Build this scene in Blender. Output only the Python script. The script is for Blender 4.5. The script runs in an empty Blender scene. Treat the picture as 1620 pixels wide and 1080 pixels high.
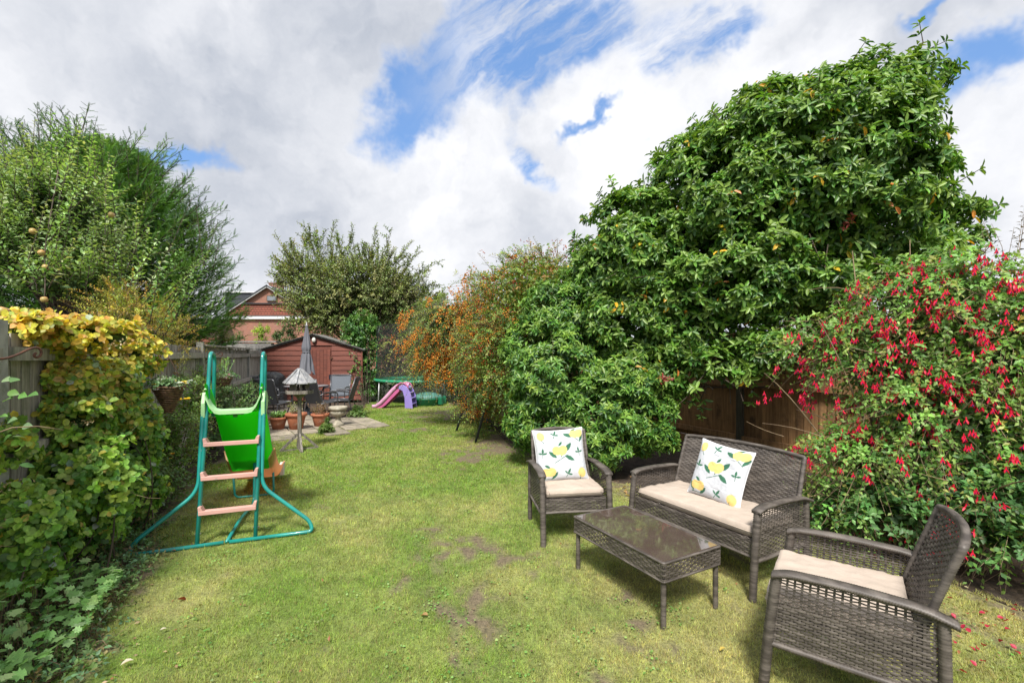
import bpy, bmesh, math, random
import numpy as np
from mathutils import Vector, Matrix

R = math.radians
rng = np.random.default_rng(11)
random.seed(5)
sc = bpy.context.scene
col = sc.collection
F, HZ, CH = 710.0, 562.0, 1.5          # focal length and horizon of the 1620 px photograph, eye height

# ------------------------------------------------------------------ camera
cam = bpy.data.cameras.new('camera')
cam.lens = 36.0 * F / 1620.0
cam.sensor_width = 36.0
cam.shift_y = (HZ - 540.0) / 1620.0
cam.clip_start = 0.05
cam.clip_end = 2000
cam_ob = bpy.data.objects.new('camera', cam)
col.objects.link(cam_ob)
cam_ob.location = (0, 0, CH)
cam_ob.rotation_euler = (R(90), 0, 0)
sc.camera = cam_ob

sc.view_settings.view_transform = 'Standard'
sc.view_settings.look = 'None'
sc.view_settings.exposure = 1.08
sc.view_settings.gamma = 1.0
sc.view_settings.use_curve_mapping = False
sc.cycles.max_bounces = 8
sc.cycles.transparent_max_bounces = 16
sc.cycles.use_denoising = True

# ------------------------------------------------------------------ sun and sky
SUN_EL, SUN_AZ = 53.0, 188.0           # azimuth clockwise from +Y: behind the camera, to the left
sd = bpy.data.lights.new('sun', 'SUN')
sd.energy = 2.9
sd.angle = R(11.0)
sd.color = (1.0, 0.95, 0.87)
sun = bpy.data.objects.new('sun', sd)
col.objects.link(sun)
_az, _el = R(SUN_AZ), R(SUN_EL)
to_sun = Vector((math.sin(_az) * math.cos(_el), math.cos(_az) * math.cos(_el), math.sin(_el)))
sun.rotation_euler = to_sun.to_track_quat('Z', 'Y').to_euler()
sun.location = to_sun * 60

world = bpy.data.worlds.new('World')
sc.world = world
world.use_nodes = True
wt = world.node_tree
wt.nodes.clear()


class NT:
    """small node helper"""
    def __init__(s, t): s.t = t
    def n(s, k, **kw):
        o = s.t.nodes.new(k)
        for a, b in kw.items(): setattr(o, a, b)
        return o
    def put(s, sock, v):
        if isinstance(v, bpy.types.NodeSocket): s.t.links.new(v, sock)
        elif v is not None: sock.default_value = v
    def m(s, op, a, b=None, c=None, clamp=False):
        o = s.n('ShaderNodeMath', operation=op, use_clamp=clamp)
        s.put(o.inputs[0], a); s.put(o.inputs[1], b)
        if c is not None: s.put(o.inputs[2], c)
        return o.outputs[0]
    def v(s, op, a, b=None):
        o = s.n('ShaderNodeVectorMath', operation=op)
        s.put(o.inputs[0], a)
        if b is not None:
            s.put(o.inputs[3 if op == 'SCALE' else 1], b)
        return o.outputs['Value' if op in ('DOT_PRODUCT', 'LENGTH') else 'Vector']
    def noise(s, vec, scale, detail=6, rough=.55, dist=0, lac=2.0):
        o = s.n('ShaderNodeTexNoise')
        s.put(o.inputs['Vector'], vec)
        o.inputs['Scale'].default_value = scale
        o.inputs['Detail'].default_value = detail
        o.inputs['Roughness'].default_value = rough
        o.inputs['Distortion'].default_value = dist
        o.inputs['Lacunarity'].default_value = lac
        return o.outputs['Fac']
    def ramp(s, fac, a, b, lo=0., hi=1., interp='SMOOTHSTEP'):
        o = s.n('ShaderNodeMapRange', interpolation_type=interp)
        s.put(o.inputs['Value'], fac)
        o.inputs['From Min'].default_value = a; o.inputs['From Max'].default_value = b
        o.inputs['To Min'].default_value = lo; o.inputs['To Max'].default_value = hi
        return o.outputs['Result']
    def mix(s, f, a, b, blend='MIX'):
        o = s.n('ShaderNodeMix', data_type='RGBA', blend_type=blend)
        s.put(o.inputs[0], f)
        for i, x in ((6, a), (7, b)):
            if isinstance(x, (tuple, list)): x = tuple(x)[:3] + (1.0,)
            s.put(o.inputs[i], x)
        return o.outputs[2]
    def mapv(s, vec, scale=(1, 1, 1), rot=(0, 0, 0), loc=(0, 0, 0)):
        o = s.n('ShaderNodeMapping')
        s.put(o.inputs['Vector'], vec)
        o.inputs['Scale'].default_value = scale
        o.inputs['Rotation'].default_value = rot
        o.inputs['Location'].default_value = loc
        return o.outputs['Vector']


W = NT(wt)
tc = W.n('ShaderNodeTexCoord').outputs['Generated']
sky = W.n('ShaderNodeTexSky', sky_type='NISHITA', sun_disc=False)
sky.sun_elevation = _el
sky.sun_rotation = _az
sky.air_density = 1.0; sky.dust_density = 0.6; sky.ozone_density = 1.6


def vdir(px, py):
    return Vector(((px - 810) / F, 1, (HZ - py) / F)).normalized()


warp = W.noise(tc, 5.0, 5, .6)
warp2 = W.noise(W.v('ADD', tc, (3.1, 7.7, 1.3)), 5.0, 5, .6)
wv = W.n('ShaderNodeCombineXYZ')
W.put(wv.inputs[0], W.m('SUBTRACT', warp, .5)); W.put(wv.inputs[2], W.m('SUBTRACT', warp2, .5))
dirw = W.v('ADD', tc, W.v('SCALE', wv.outputs[0], .30))
# gaps in the cloud: centre, end of the long axis (photograph pixels turned into directions), half width
holes = [((240, 212), (340, 230), 26), ((585, 205), (700, 150), 42), ((700, 130), (860, 30), 70),
         ((850, 215), (868, 285), 30), ((800, 90), (1010, 20), 62), ((1040, 90), (1190, 10), 34), ((1560, 120), (1618, 100), 36),
         ((1460, 35), (1545, 5), 14), ((930, 215), (1010, 190), 14)]
tot = None
for a, b, w in holes:
    da, db = vdir(*a), vdir(*b)
    c = ((da + db) / 2); ax = (db - da); ra = max(ax.length / 2, w / F) * 1.0 + .02; ax.normalize()
    nn = c.normalized(); bx = nn.cross(ax).normalized()
    d = W.v('SUBTRACT', dirw, tuple(c))
    p = W.m('DIVIDE', W.v('DOT_PRODUCT', d, tuple(ax)), ra)
    q = W.m('DIVIDE', W.v('DOT_PRODUCT', d, tuple(bx)), w / F / 1.15)
    o = W.m('DIVIDE', W.v('DOT_PRODUCT', d, tuple(nn)), .5)
    s_ = W.m('ADD', W.m('ADD', W.m('MULTIPLY', p, p), W.m('MULTIPLY', q, q)), W.m('MULTIPLY', o, o))
    e = W.m('EXPONENT', W.m('MULTIPLY', s_, -1.0))
    tot = e if tot is None else W.m('ADD', tot, e)
# elsewhere in the sky the same kind of broken cloud goes on
sep = W.n('ShaderNodeSeparateXYZ'); W.put(sep.inputs[0], tc)
back = W.ramp(sep.outputs[1], .25, -.1, 0, 1)
gen = W.ramp(W.noise(tc, 2.3, 6, .6), .56, .64, 0, 1)
tot = W.m('ADD', tot, W.m('MULTIPLY', gen, back))
fine = W.noise(tc, 16.0, 8, .62)
gap = W.ramp(W.m('ADD', tot, W.m('MULTIPLY', W.m('SUBTRACT', fine, .5), .85)), .22, .98, 0, 1)
# wind-drawn streaks across the gap
axis = (vdir(1090, 10) - vdir(830, 200)).normalized()
eu = axis.to_track_quat('X', 'Z').to_euler()
rm = axis.to_track_quat('X', 'Z').to_matrix().transposed().to_euler()
sv = W.mapv(W.v('ADD', tc, W.v('SCALE', wv.outputs[0], .10)), rot=tuple(rm))
streak = W.noise(W.mapv(sv, scale=(1.8, 13, 13)), 1.0, 6, .60)
sc_c = vdir(985, 105)
sreg = W.ramp(W.v('LENGTH', W.v('SUBTRACT', tc, tuple(sc_c))), .20, .44, 1, 0)
streak = W.m('MULTIPLY', W.ramp(streak, .42, .62, 0, .9), sreg)
gap = W.m('MULTIPLY', gap, W.m('SUBTRACT', 1.0, streak))
# cloud tone: bright tops, grey undersides
bil = W.noise(dirw, 3.4, 8, .55)
bil2 = W.noise(W.v('ADD', dirw, (0, 0, -.06)), 3.4, 8, .55)
relief = W.m('SUBTRACT', bil, bil2)
tone = W.m('ADD', W.ramp(W.noise(W.v('ADD', dirw, (5, 1, 2)), 2.1, 5, .5), .36, .66, .25, .85), W.m('MULTIPLY', relief, 1.6))
for (px, py, r, k) in ((960, 250, .16, .55), (500, 260, .24, .40), (190, 225, .09, .35), (1590, 230, .16, .45), (700, 340, .22, .25), (230, 60, .42, -.30), (1370, 60, .30, .05),
                       (620, 30, .2, -.18), (540, 400, .22, -.22), (340, 440, .18, -.25)):
    g = W.ramp(W.v('LENGTH', W.v('SUBTRACT', dirw, tuple(vdir(px, py)))), 0, r * 1.3, k, 0)
    tone = W.m('ADD', tone, g)
tone = W.m('ADD', tone, W.m('MULTIPLY', W.m('SUBTRACT', fine, .5), .35), clamp=False)
tone = W.ramp(tone, 0.0, 1.15, 0, 1, 'LINEAR')
cloud = W.mix(tone, (.255, .275, .315), (.53, .53, .54))
skyc = W.v('SCALE', sky.outputs[0], .12)
blue = W.mix(.65, skyc, (.085, .18, .38))
final = W.mix(gap, cloud, blue)
bg = W.n('ShaderNodeBackground'); bg.inputs[1].default_value = 1.0
W.put(bg.inputs[0], final)
out = W.n('ShaderNodeOutputWorld'); wt.links.new(bg.outputs[0], out.inputs[0])


# ------------------------------------------------------------------ helpers
def at(px, py, Y):
    return np.array([(px - 810) / F * Y, Y, CH - (py - HZ) / F * Y])


def gnd(px, py):
    Y = CH * F / (py - HZ)
    return np.array([(px - 810) / F * Y, Y, 0.])


def thing(name, label, cat, loc=(0, 0, 0), rz=0., group=None):
    o = bpy.data.objects.new(name, None); col.objects.link(o)
    o.empty_display_size = .1
    o.location = tuple(float(x) for x in loc); o.rotation_euler = (0, 0, rz)
    o['label'] = label; o['category'] = cat
    if group: o['group'] = group
    return o


def tag(o, label=None, cat=None, group=None, kind=None):
    if label: o['label'] = label
    if cat: o['category'] = cat
    if group: o['group'] = group
    if kind: o['kind'] = kind
    return o


def link(name, me, parent=None, loc=None):
    o = bpy.data.objects.new(name, me); col.objects.link(o)
    if parent is not None: o.parent = parent
    if loc is not None: o.location = tuple(float(x) for x in loc)
    return o


def copy_tree(o, parent=None):
    c = o.copy(); col.objects.link(c)
    if parent is not None: c.parent = parent
    for ch in list(o.children): copy_tree(ch, c)
    return c


def npmesh(name, V, Fc, mat, fcol=None, smooth=False, vcol=None):
    """mesh from arrays; Fc is (n,k) indices, fcol per-face colours"""
    me = bpy.data.meshes.new(name)
    n, k = Fc.shape
    me.vertices.add(len(V)); me.vertices.foreach_set('co', np.ascontiguousarray(V, dtype=np.float32).ravel())
    me.loops.add(n * k); me.loops.foreach_set('vertex_index', np.ascontiguousarray(Fc, dtype=np.int32).ravel())
    me.polygons.add(n)
    me.polygons.foreach_set('loop_start', np.arange(0, n * k, k, dtype=np.int32))
    me.polygons.foreach_set('loop_total', np.full(n, k, dtype=np.int32))
    if smooth: me.polygons.foreach_set('use_smooth', np.ones(n, dtype=bool))
    me.update(calc_edges=True)
    if fcol is not None:
        a = me.attributes.new('col', 'FLOAT_COLOR', 'FACE')
        c = np.ones((n, 4), dtype=np.float32); c[:, :3] = fcol
        a.data.foreach_set('color', c.ravel())
    if vcol is not None:
        a = me.attributes.new('col', 'FLOAT_COLOR', 'POINT')
        c = np.ones((len(V), 4), dtype=np.float32); c[:, :3] = vcol
        a.data.foreach_set('color', c.ravel())
    if mat: me.materials.append(mat)
    return me


def fillet(pts, r=.05, seg=5):
    P = [np.array(p, float) for p in pts]
    o = [P[0]]
    for i in range(1, len(P) - 1):
        a, b, c = P[i - 1], P[i], P[i + 1]
        la, lc = np.linalg.norm(a - b), np.linalg.norm(c - b)
        rr = min(r, la * .49, lc * .49)
        p, q = b + (a - b) / la * rr, b + (c - b) / lc * rr
        for k in range(seg + 1):
            t = k / seg
            o.append((1 - t) ** 2 * p + 2 * t * (1 - t) * b + t * t * q)
    o.append(P[-1])
    return o


def resample(pts, step):
    P = np.array(pts, float)
    d = np.r_[0, np.cumsum(np.linalg.norm(np.diff(P, axis=0), axis=1))]
    n = max(2, int(round(d[-1] / step)) + 1)
    t = np.linspace(0, d[-1], n)
    return np.stack([np.interp(t, d, P[:, i]) for i in range(3)], 1)


class MB:
    """collects shapes, builds ONE mesh object"""
    def __init__(s): s.v = []; s.f = []; s.sm = []
    def add(s, V, Fs, smooth=False):
        b = len(s.v); s.v.extend([tuple(map(float, p)) for p in V])
        for f in Fs: s.f.append(tuple(int(i) + b for i in f)); s.sm.append(smooth)
        return s
    def box(s, c, size, rz=0, rx=0, ry=0, taper=1.0, jit=0):
        hx, hy, hz = [x / 2 for x in size]
        M = Matrix.Rotation(rz, 3, 'Z') @ Matrix.Rotation(ry, 3, 'Y') @ Matrix.Rotation(rx, 3, 'X')
        V = []
        for z in (-1, 1):
            k = taper if z > 0 else 1
            for x, y in ((-1, -1), (1, -1), (1, 1), (-1, 1)):
                p = M @ Vector((x * hx * k, y * hy * k, z * hz))
                V.append((p.x + c[0] + random.uniform(-jit, jit), p.y + c[1] + random.uniform(-jit, jit), p.z + c[2] + random.uniform(-jit, jit)))
        return s.add(V, [(3, 2, 1, 0), (4, 5, 6, 7), (0, 1, 5, 4), (1, 2, 6, 5), (2, 3, 7, 6), (3, 0, 4, 7)])
    def bar(s, a, b, w, h=None, up=(0, 0, 1)):
        a, b = Vector(a), Vector(b); h = h or w
        d = (b - a).normalized(); u = Vector(up)
        if abs(d.dot(u)) > .98: u = Vector((0, 1, 0))
        x = d.cross(u).normalized(); y = x.cross(d).normalized()
        V = []
        for p in (a, b):
            for i, j in ((-1, -1), (1, -1), (1, 1), (-1, 1)):
                V.append(p + x * i * w / 2 + y * j * h / 2)
        return s.add(V, [(3, 2, 1, 0), (4, 5, 6, 7), (0, 1, 5, 4), (1, 2, 6, 5), (2, 3, 7, 6), (3, 0, 4, 7)])
    def tube(s, pts, r, sides=8, rad=None, smooth=True, squash=1.0, cap=True, square=False):
        P = [Vector([float(c) for c in p]) for p in pts]; n = len(P)
        T = [((P[min(i + 1, n - 1)] - P[max(i - 1, 0)]).normalized()) for i in range(n)]
        u = Vector((0, 0, 1)) if abs(T[0].z) < .9 else Vector((0, 1, 0))
        x = T[0].cross(u).normalized(); V = []; Fs = []
        for i in range(n):
            x = (x - T[i] * x.dot(T[i])).normalized(); y = T[i].cross(x)
            ri = rad[i] if rad is not None else r
            for k in range(sides):
                a = 2 * math.pi * (k + (.5 if square else 0)) / sides
                V.append(P[i] + x * math.cos(a) * ri + y * math.sin(a) * ri * squash)
        for i in range(n - 1):
            for k in range(sides):
                k2 = (k + 1) % sides
                Fs.append((i * sides + k, i * sides + k2, (i + 1) * sides + k2, (i + 1) * sides + k))
        if cap:
            Fs.append(tuple(range(sides - 1, -1, -1))); Fs.append(tuple((n - 1) * sides + k for k in range(sides)))
        return s.add(V, Fs, smooth)
    def wrap(s, pts, r, sides=8, pitch=.0115, squash=1.0, square=False):
        """a bar bound in cane: a tube whose radius ripples"""
        Q = resample(pts, pitch / 2)
        rad = [r * (1.0 if i % 2 else .80) for i in range(len(Q))]
        return s.tube(Q, r, sides, rad, True, squash, True, square)
    def lathe(s, prof, seg=20, c=(0, 0, 0), smooth=True, flute=0, fz=(0, 0)):
        V = []; Fs = []
        for (r, z) in prof:
            for k in range(seg):
                a = 2 * math.pi * k / seg
                rr = r * (1 + (flute if (k % 2 and fz[0] <= z <= fz[1]) else 0))
                V.append((c[0] + rr * math.cos(a), c[1] + rr * math.sin(a), c[2] + z))
        for i in range(len(prof) - 1):
            for k in range(seg):
                k2 = (k + 1) % seg
                Fs.append((i * seg + k, i * seg + k2, (i + 1) * seg + k2, (i + 1) * seg + k))
        Fs.append(tuple(range(seg - 1, -1, -1))); Fs.append(tuple((len(prof) - 1) * seg + k for k in range(seg)))
        return s.add(V, Fs, smooth)
    def prism(s, poly, a, b, axis='y'):
        n = len(poly); V = []
        for t in (a, b):
            for (p, q) in poly:
                V.append((p, t, q) if axis == 'y' else ((t, p, q) if axis == 'x' else (p, q, t)))
        Fs = [tuple(range(n)), tuple(range(2 * n - 1, n - 1, -1))]
        for i in range(n):
            j = (i + 1) % n; Fs.append((i, i + n, j + n, j))
        return s.add(V, Fs)
    def grid(s, G, smooth=True, close_u=False):
        """G is (nu,nv,3)"""
        nu, nv = G.shape[:2]
        Fs = [(i * nv + j, ((i + 1) % nu) * nv + j, ((i + 1) % nu) * nv + j + 1, i * nv + j + 1) for i in range(nu if close_u else nu - 1) for j in range(nv - 1)]
        return s.add(G.reshape(-1, 3), Fs, smooth)
    def mesh(s, name, mat):
        me = bpy.data.meshes.new(name)
        me.from_pydata(s.v, [], s.f)
        me.polygons.foreach_set('use_smooth', s.sm)
        if mat: me.materials.append(mat)
        me.update()
        return me
    def build(s, name, mat, parent=None, loc=None, bevel=0, seg=2):
        me = s.mesh(name, mat)
        if bevel:
            bm = bmesh.new(); bm.from_mesh(me)
            bmesh.ops.bevel(bm, geom=[e for e in bm.edges if len(e.link_faces) == 2 and e.calc_face_angle(0) > .6], offset=bevel, segments=seg, affect='EDGES', profile=.5)
            bm.to_mesh(me); bm.free()
        return link(name, me, parent, loc)


def vnoise(x, y, scale, seed=0, octv=4):
    r = np.random.default_rng(seed); out = np.zeros_like(x); amp = 1.; tot = 0
    for o in range(octv):
        g = r.random((64, 64)); u = x * scale + 31.7 * (o + 1); v = y * scale + 17.3 * (o + 1)
        iu = np.floor(u).astype(int); iv = np.floor(v).astype(int); fu = u - iu; fv = v - iv
        fu = fu * fu * (3 - 2 * fu); fv = fv * fv * (3 - 2 * fv)
        a = g[iu % 64, iv % 64]; b = g[(iu + 1) % 64, iv % 64]; c = g[iu % 64, (iv + 1) % 64]; d = g[(iu + 1) % 64, (iv + 1) % 64]
        out += amp * ((a * (1 - fu) + b * fu) * (1 - fv) + (c * (1 - fu) + d * fu) * fv)
        tot += amp; amp *= .5; scale *= 2.1
    return out / tot


# ------------------------------------------------------------------ materials
def mk(name, c1, c2=None, rough=.6, scale=8, stretch=(1, 1, 1), bump=0, bscale=None, metal=0, spec=.5, objrand=0, detail=6, wear=None, wscale=3, wlo=.55, whi=.7, coat=0, contrast=(.35, .65), trans=None):
    m = bpy.data.materials.new(name); m.use_nodes = True
    N = NT(m.node_tree); b = m.node_tree.nodes['Principled BSDF']
    tcn = N.n('ShaderNodeTexCoord').outputs['Object']
    if objrand:
        oi = N.n('ShaderNodeObjectInfo').outputs['Random']
        off = N.v('SCALE', (3.7, 9.1, 5.3), oi)
        tcn = N.v('ADD', tcn, off)
    vec = N.mapv(tcn, scale=stretch)
    nz = N.noise(vec, scale, detail, .6)
    c2 = c2 or tuple(x * .75 for x in c1)
    cc = N.mix(N.ramp(nz, contrast[0], contrast[1]), c1, c2)
    if wear:
        w = N.noise(N.v('ADD', tcn, (4, 2, 9)), wscale, 7, .65)
        cc = N.mix(N.ramp(w, wlo, whi), cc, wear)
    if objrand:
        k = N.m('ADD', N.m('MULTIPLY', oi, objrand * 2), 1 - objrand)
        cn = N.n('ShaderNodeCombineColor')
        for i in range(3): N.put(cn.inputs[i], k)
        cc = N.mix(1.0, cc, cn.outputs[0], 'MULTIPLY')
    N.put(b.inputs['Base Color'], cc)
    b.inputs['Roughness'].default_value = rough; b.inputs['Metallic'].default_value = metal
    b.inputs['Specular IOR Level'].default_value = spec
    if coat: b.inputs['Coat Weight'].default_value = coat
    if bump:
        bn = N.n('ShaderNodeBump'); bn.inputs['Strength'].default_value = 1.0; bn.inputs['Distance'].default_value = bump
        N.put(bn.inputs['Height'], N.noise(vec, bscale or scale * 3, 5, .6))
        N.put(b.inputs['Normal'], bn.outputs[0])
    if trans:                                        # thin moulded plastic lets light through
        tr_ = N.n('ShaderNodeBsdfTranslucent'); tr_.inputs[0].default_value = tuple(trans) + (1,)
        mx = N.n('ShaderNodeMixShader'); mx.inputs[0].default_value = .45
        N.put(mx.inputs[1], b.outputs[0]); N.put(mx.inputs[2], tr_.outputs[0]); N.put(m.node_tree.nodes['Material Output'].inputs[0], mx.outputs[0])
    return m


def leafmat(name, rough=.45, trans=.3, spec=.5, var=.25, bump=0):
    m = bpy.data.materials.new(name); m.use_nodes = True
    N = NT(m.node_tree); b = m.node_tree.nodes['Principled BSDF']; o = m.node_tree.nodes['Material Output']
    a = N.n('ShaderNodeAttribute', attribute_name='col').outputs['Color']
    g = N.n('ShaderNodeNewGeometry')
    tcn = N.n('ShaderNodeTexCoord').outputs['Object']
    nz = N.noise(tcn, 45, 3, .6)
    k = N.ramp(nz, .3, .7, 1 - var, 1 + var)
    cn = N.n('ShaderNodeCombineColor')
    for i in range(3): N.put(cn.inputs[i], k)
    c = N.mix(1.0, a, cn.outputs[0], 'MULTIPLY')
    N.put(b.inputs['Base Color'], c)
    b.inputs['Roughness'].default_value = rough; b.inputs['Specular IOR Level'].default_value = spec
    if trans:
        t = N.n('ShaderNodeBsdfTranslucent')
        tc2 = N.mix(1.0, c, (1.5, 1.5, .6), 'MULTIPLY')
        N.put(t.inputs[0], tc2)
        mx = N.n('ShaderNodeMixShader'); mx.inputs[0].default_value = trans
        N.put(mx.inputs[1], b.outputs[0]); N.put(mx.inputs[2], t.outputs[0]); N.put(o.inputs[0], mx.outputs[0])
    return m


M = {}
M['leaf'] = leafmat('leaf_matte', .5, .32)
M['gloss'] = leafmat('leaf_glossy', .42, .25, .5)
M['needle'] = leafmat('needle', .65, .25, .3)
M['grass'] = leafmat('grass_blades', .6, .35, .25, .2)
M['petal'] = leafmat('petal', .45, .25, .4, .15)
M['bark'] = mk('bark', (.12, .09, .065), (.05, .04, .03), .9, 14, (1, 1, .3), .01)
M['paletwig'] = mk('pale_twig', (.30, .22, .13), (.16, .11, .07), .8, 14)
M['soil'] = mk('soil', (.085, .058, .038), (.035, .025, .018), .95, 9, bump=.02, bscale=30, wear=(.15, .11, .07), wscale=25, wlo=.55, whi=.7)
M['fence_old'] = mk('weathered_fence_wood', (.42, .385, .335), (.22, .20, .17), .9, 5, (9, 9, .7), .004, 12, objrand=.22, wear=(.13, .15, .085), wscale=2.2, wlo=.5, whi=.75)
M['concrete'] = mk('concrete', (.36, .35, .32), (.25, .25, .23), .92, 9, bump=.004, bscale=60, wear=(.15, .16, .12), wscale=4, objrand=.1)
M['fence_new'] = mk('orange_fence_wood', (.40, .225, .10), (.25, .135, .058), .8, 4, (9, 9, .6), .003, 12, objrand=.28, wear=(.09, .05, .025), wscale=3, wlo=.5, whi=.75)
M['post_green'] = mk('treated_post', (.10, .095, .065), (.06, .055, .04), .9, 7, (6, 6, .6), .003, 12)
M['shed'] = mk('red_brown_shed_stain', (.21, .064, .042), (.145, .046, .032), .62, 3, (.7, 8, 8), .002, 20, objrand=.14, wear=(.10, .035, .025), wscale=2.0, wlo=.52, whi=.8)
M['felt'] = mk('roof_felt', (.20, .19, .18), (.10, .10, .095), .95, 20, bump=.003, bscale=90)
M['block'] = mk('grey_block', (.26, .25, .235), (.17, .165, .16), .95, 10, bump=.006, bscale=60, objrand=.2)
M['slab'] = mk('paving_stone', (.36, .31, .24), (.22, .19, .15), .9, 6, bump=.004, bscale=40, objrand=.25, wear=(.12, .13, .07), wscale=4)
M['greywood'] = mk('grey_weathered_wood', (.26, .235, .205), (.12, .105, .09), .88, 6, (6, 6, .8), .004, 14, objrand=.15)
M['roofwood'] = mk('silver_roof_slats', (.38, .38, .39), (.20, .21, .23), .75, 6, (3, 3, 1), .002, 14, objrand=.12)
M['teal'] = mk('teal_paint', (.016, .29, .25), (.012, .22, .20), .33, 6, wear=(.18, .20, .16), wscale=22, wlo=.68, whi=.78, coat=.3)
M['lime'] = mk('lime_plastic', (.04, .68, .02), (.035, .62, .02), .42, 2, spec=.4, trans=(.05, 1.0, .02))
M['palelime'] = mk('pale_lime_plastic', (.42, .68, .36), (.34, .62, .30), .5, 3)
M['peach'] = mk('faded_peach_plastic', (.85, .50, .32), (.78, .44, .28), .55, 4, wear=(.65, .46, .36), wscale=7, trans=(1, .62, .4))
M['pinkstep'] = mk('pale_pink_plastic', (.66, .38, .33), (.60, .34, .30), .55, 5, wear=(.45, .33, .27), wscale=14, wlo=.6)
M['white'] = mk('white_plastic', (.70, .68, .62), (.62, .60, .54), .5, 5)
M['hotpink'] = mk('pink_plastic', (.55, .12, .30), (.48, .10, .26), .45, 3)
M['palepink'] = mk('pale_pink_chute', (.62, .34, .50), (.55, .28, .44), .45, 3)
M['purple'] = mk('lilac_plastic', (.30, .24, .62), (.26, .2, .55), .45, 3)
M['dkpurple'] = mk('dark_violet_plastic', (.05, .035, .12), (.04, .03, .1), .5, 3)
M['padgreen'] = mk('trampoline_pad', (.02, .30, .14), (.02, .22, .11), .55, 6, wear=(.35, .42, .40), wscale=8, wlo=.58)
M['tubgreen'] = mk('green_tub', (.01, .16, .08), (.01, .12, .06), .45, 6)
M['tublid'] = mk('faded_tub_lid', (.05, .18, .14), (.10, .22, .19), .6, 12)
M['steel'] = mk('grey_steel', (.42, .43, .44), (.3, .3, .31), .45, 9, metal=.6)
M['darksteel'] = mk('dark_blue_steel', (.02, .028, .045), (.03, .035, .05), .45, 9, metal=.3)
M['rust'] = mk('rusty_iron', (.14, .055, .03), (.06, .03, .022), .85, 30, bump=.002)
M['terra'] = mk('terracotta', (.42, .15, .075), (.33, .115, .06), .75, 6, wear=(.42, .28, .20), wscale=6, wlo=.6)
M['stone'] = mk('lichened_stone', (.42, .38, .30), (.25, .23, .18), .95, 14, bump=.006, bscale=50, wear=(.55, .52, .44), wscale=7)
M['cane'] = mk('basket_cane', (.20, .11, .06), (.09, .05, .03), .75, 30, bump=.002)
M['black'] = mk('black_textilene', (.022, .024, .028), (.03, .032, .037), .6, 60)
M['greysling'] = mk('grey_textilene', (.10, .12, .15), (.08, .095, .12), .6, 60)
M['charcoal'] = mk('charcoal_metal', (.035, .038, .045), (.045, .05, .06), .35, 9, metal=.3)
M['chairframe'] = mk('pewter_frame', (.13, .135, .15), (.10, .10, .11), .3, 9, metal=.5)
M['parasol'] = mk('grey_parasol_cloth', (.17, .175, .20), (.13, .135, .16), .85, 12, (1, 1, .2))
M['cover'] = mk('black_cover', (.018, .02, .024), (.03, .032, .036), .5, 10, bump=.03, bscale=9)
M['tableglass'] = mk('frosted_table', (.33, .34, .36), (.28, .29, .31), .2, 5)
M['brick'] = None
M['fabric'] = mk('beige_pad_fabric', (.49, .41, .345), (.44, .37, .31), .9, 5, bump=.010, bscale=7, spec=.2)
M['slate'] = mk('dark_slate', (.035, .04, .05), (.05, .055, .065), .6, 4)
M['whitepaint'] = mk('white_paint', (.75, .75, .76), (.68, .68, .70), .5, 4)
M['glass'] = mk('dark_window_glass', (.22, .24, .27), (.16, .18, .2), .12, 2)
M['browntile'] = mk('brown_roof_tiles', (.13, .095, .07), (.09, .065, .05), .85, 3)


def brickmat(name, c1, c2, mortar, s=1.0, bh=.075, bw=.225, ms=.012, zscale=1):
    m = bpy.data.materials.new(name); m.use_nodes = True
    N = NT(m.node_tree); b = m.node_tree.nodes['Principled BSDF']
    t = N.n('ShaderNodeTexCoord').outputs['Object']
    sp = N.n('ShaderNodeSeparateXYZ'); N.put(sp.inputs[0], t)
    cb = N.n('ShaderNodeCombineXYZ'); N.put(cb.inputs[0], N.m('ADD', sp.outputs[0], sp.outputs[1])); N.put(cb.inputs[1], sp.outputs[2])
    k = N.n('ShaderNodeTexBrick'); N.put(k.inputs['Vector'], cb.outputs[0])
    k.inputs['Scale'].default_value = s; k.inputs['Brick Width'].default_value = bw; k.inputs['Row Height'].default_value = bh
    k.inputs['Mortar Size'].default_value = ms; k.inputs['Mortar Smooth'].default_value = .2
    k.inputs['Color1'].default_value = c1 + (1,); k.inputs['Color2'].default_value = c2 + (1,); k.inputs['Mortar'].default_value = mortar + (1,)
    nz = N.noise(t, .9, 6, .7)
    c = N.mix(N.ramp(nz, .4, .7, 0, .5), k.outputs[0], tuple(x * 1.25 for x in c1))
    N.put(b.inputs['Base Color'], c); b.inputs['Roughness'].default_value = .9
    return m


M['brick'] = brickmat('orange_brick', (.33, .13, .085), (.25, .09, .06), (.30, .22, .18))
M['redtile'] = brickmat('red_tile', (.30, .095, .065), (.24, .075, .052), (.12, .05, .035), bh=.24, bw=.28, ms=.03)


def wickermat():
    m = bpy.data.materials.new('brown_grey_wicker'); m.use_nodes = True
    N = NT(m.node_tree); b = m.node_tree.nodes['Principled BSDF']
    t = N.n('ShaderNodeTexCoord').outputs['Object']
    a = N.noise(N.mapv(t, scale=(9, 9, 60)), 1.0, 3, .6)
    a2 = N.noise(t, 90, 3, .6)
    c = N.mix(N.ramp(a, .35, .70), (.066, .056, .049), (.155, .134, .117))
    c = N.mix(N.ramp(a2, .5, .75, 0, .5), c, (.045, .038, .032))
    N.put(b.inputs['Base Color'], c); b.inputs['Roughness'].default_value = .52
    return m


M['wicker'] = wickermat()

# ------------------------------------------------------------------ plant engine
def nrm(a): return a / np.maximum(np.linalg.norm(a, axis=-1, keepdims=True), 1e-9)


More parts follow.
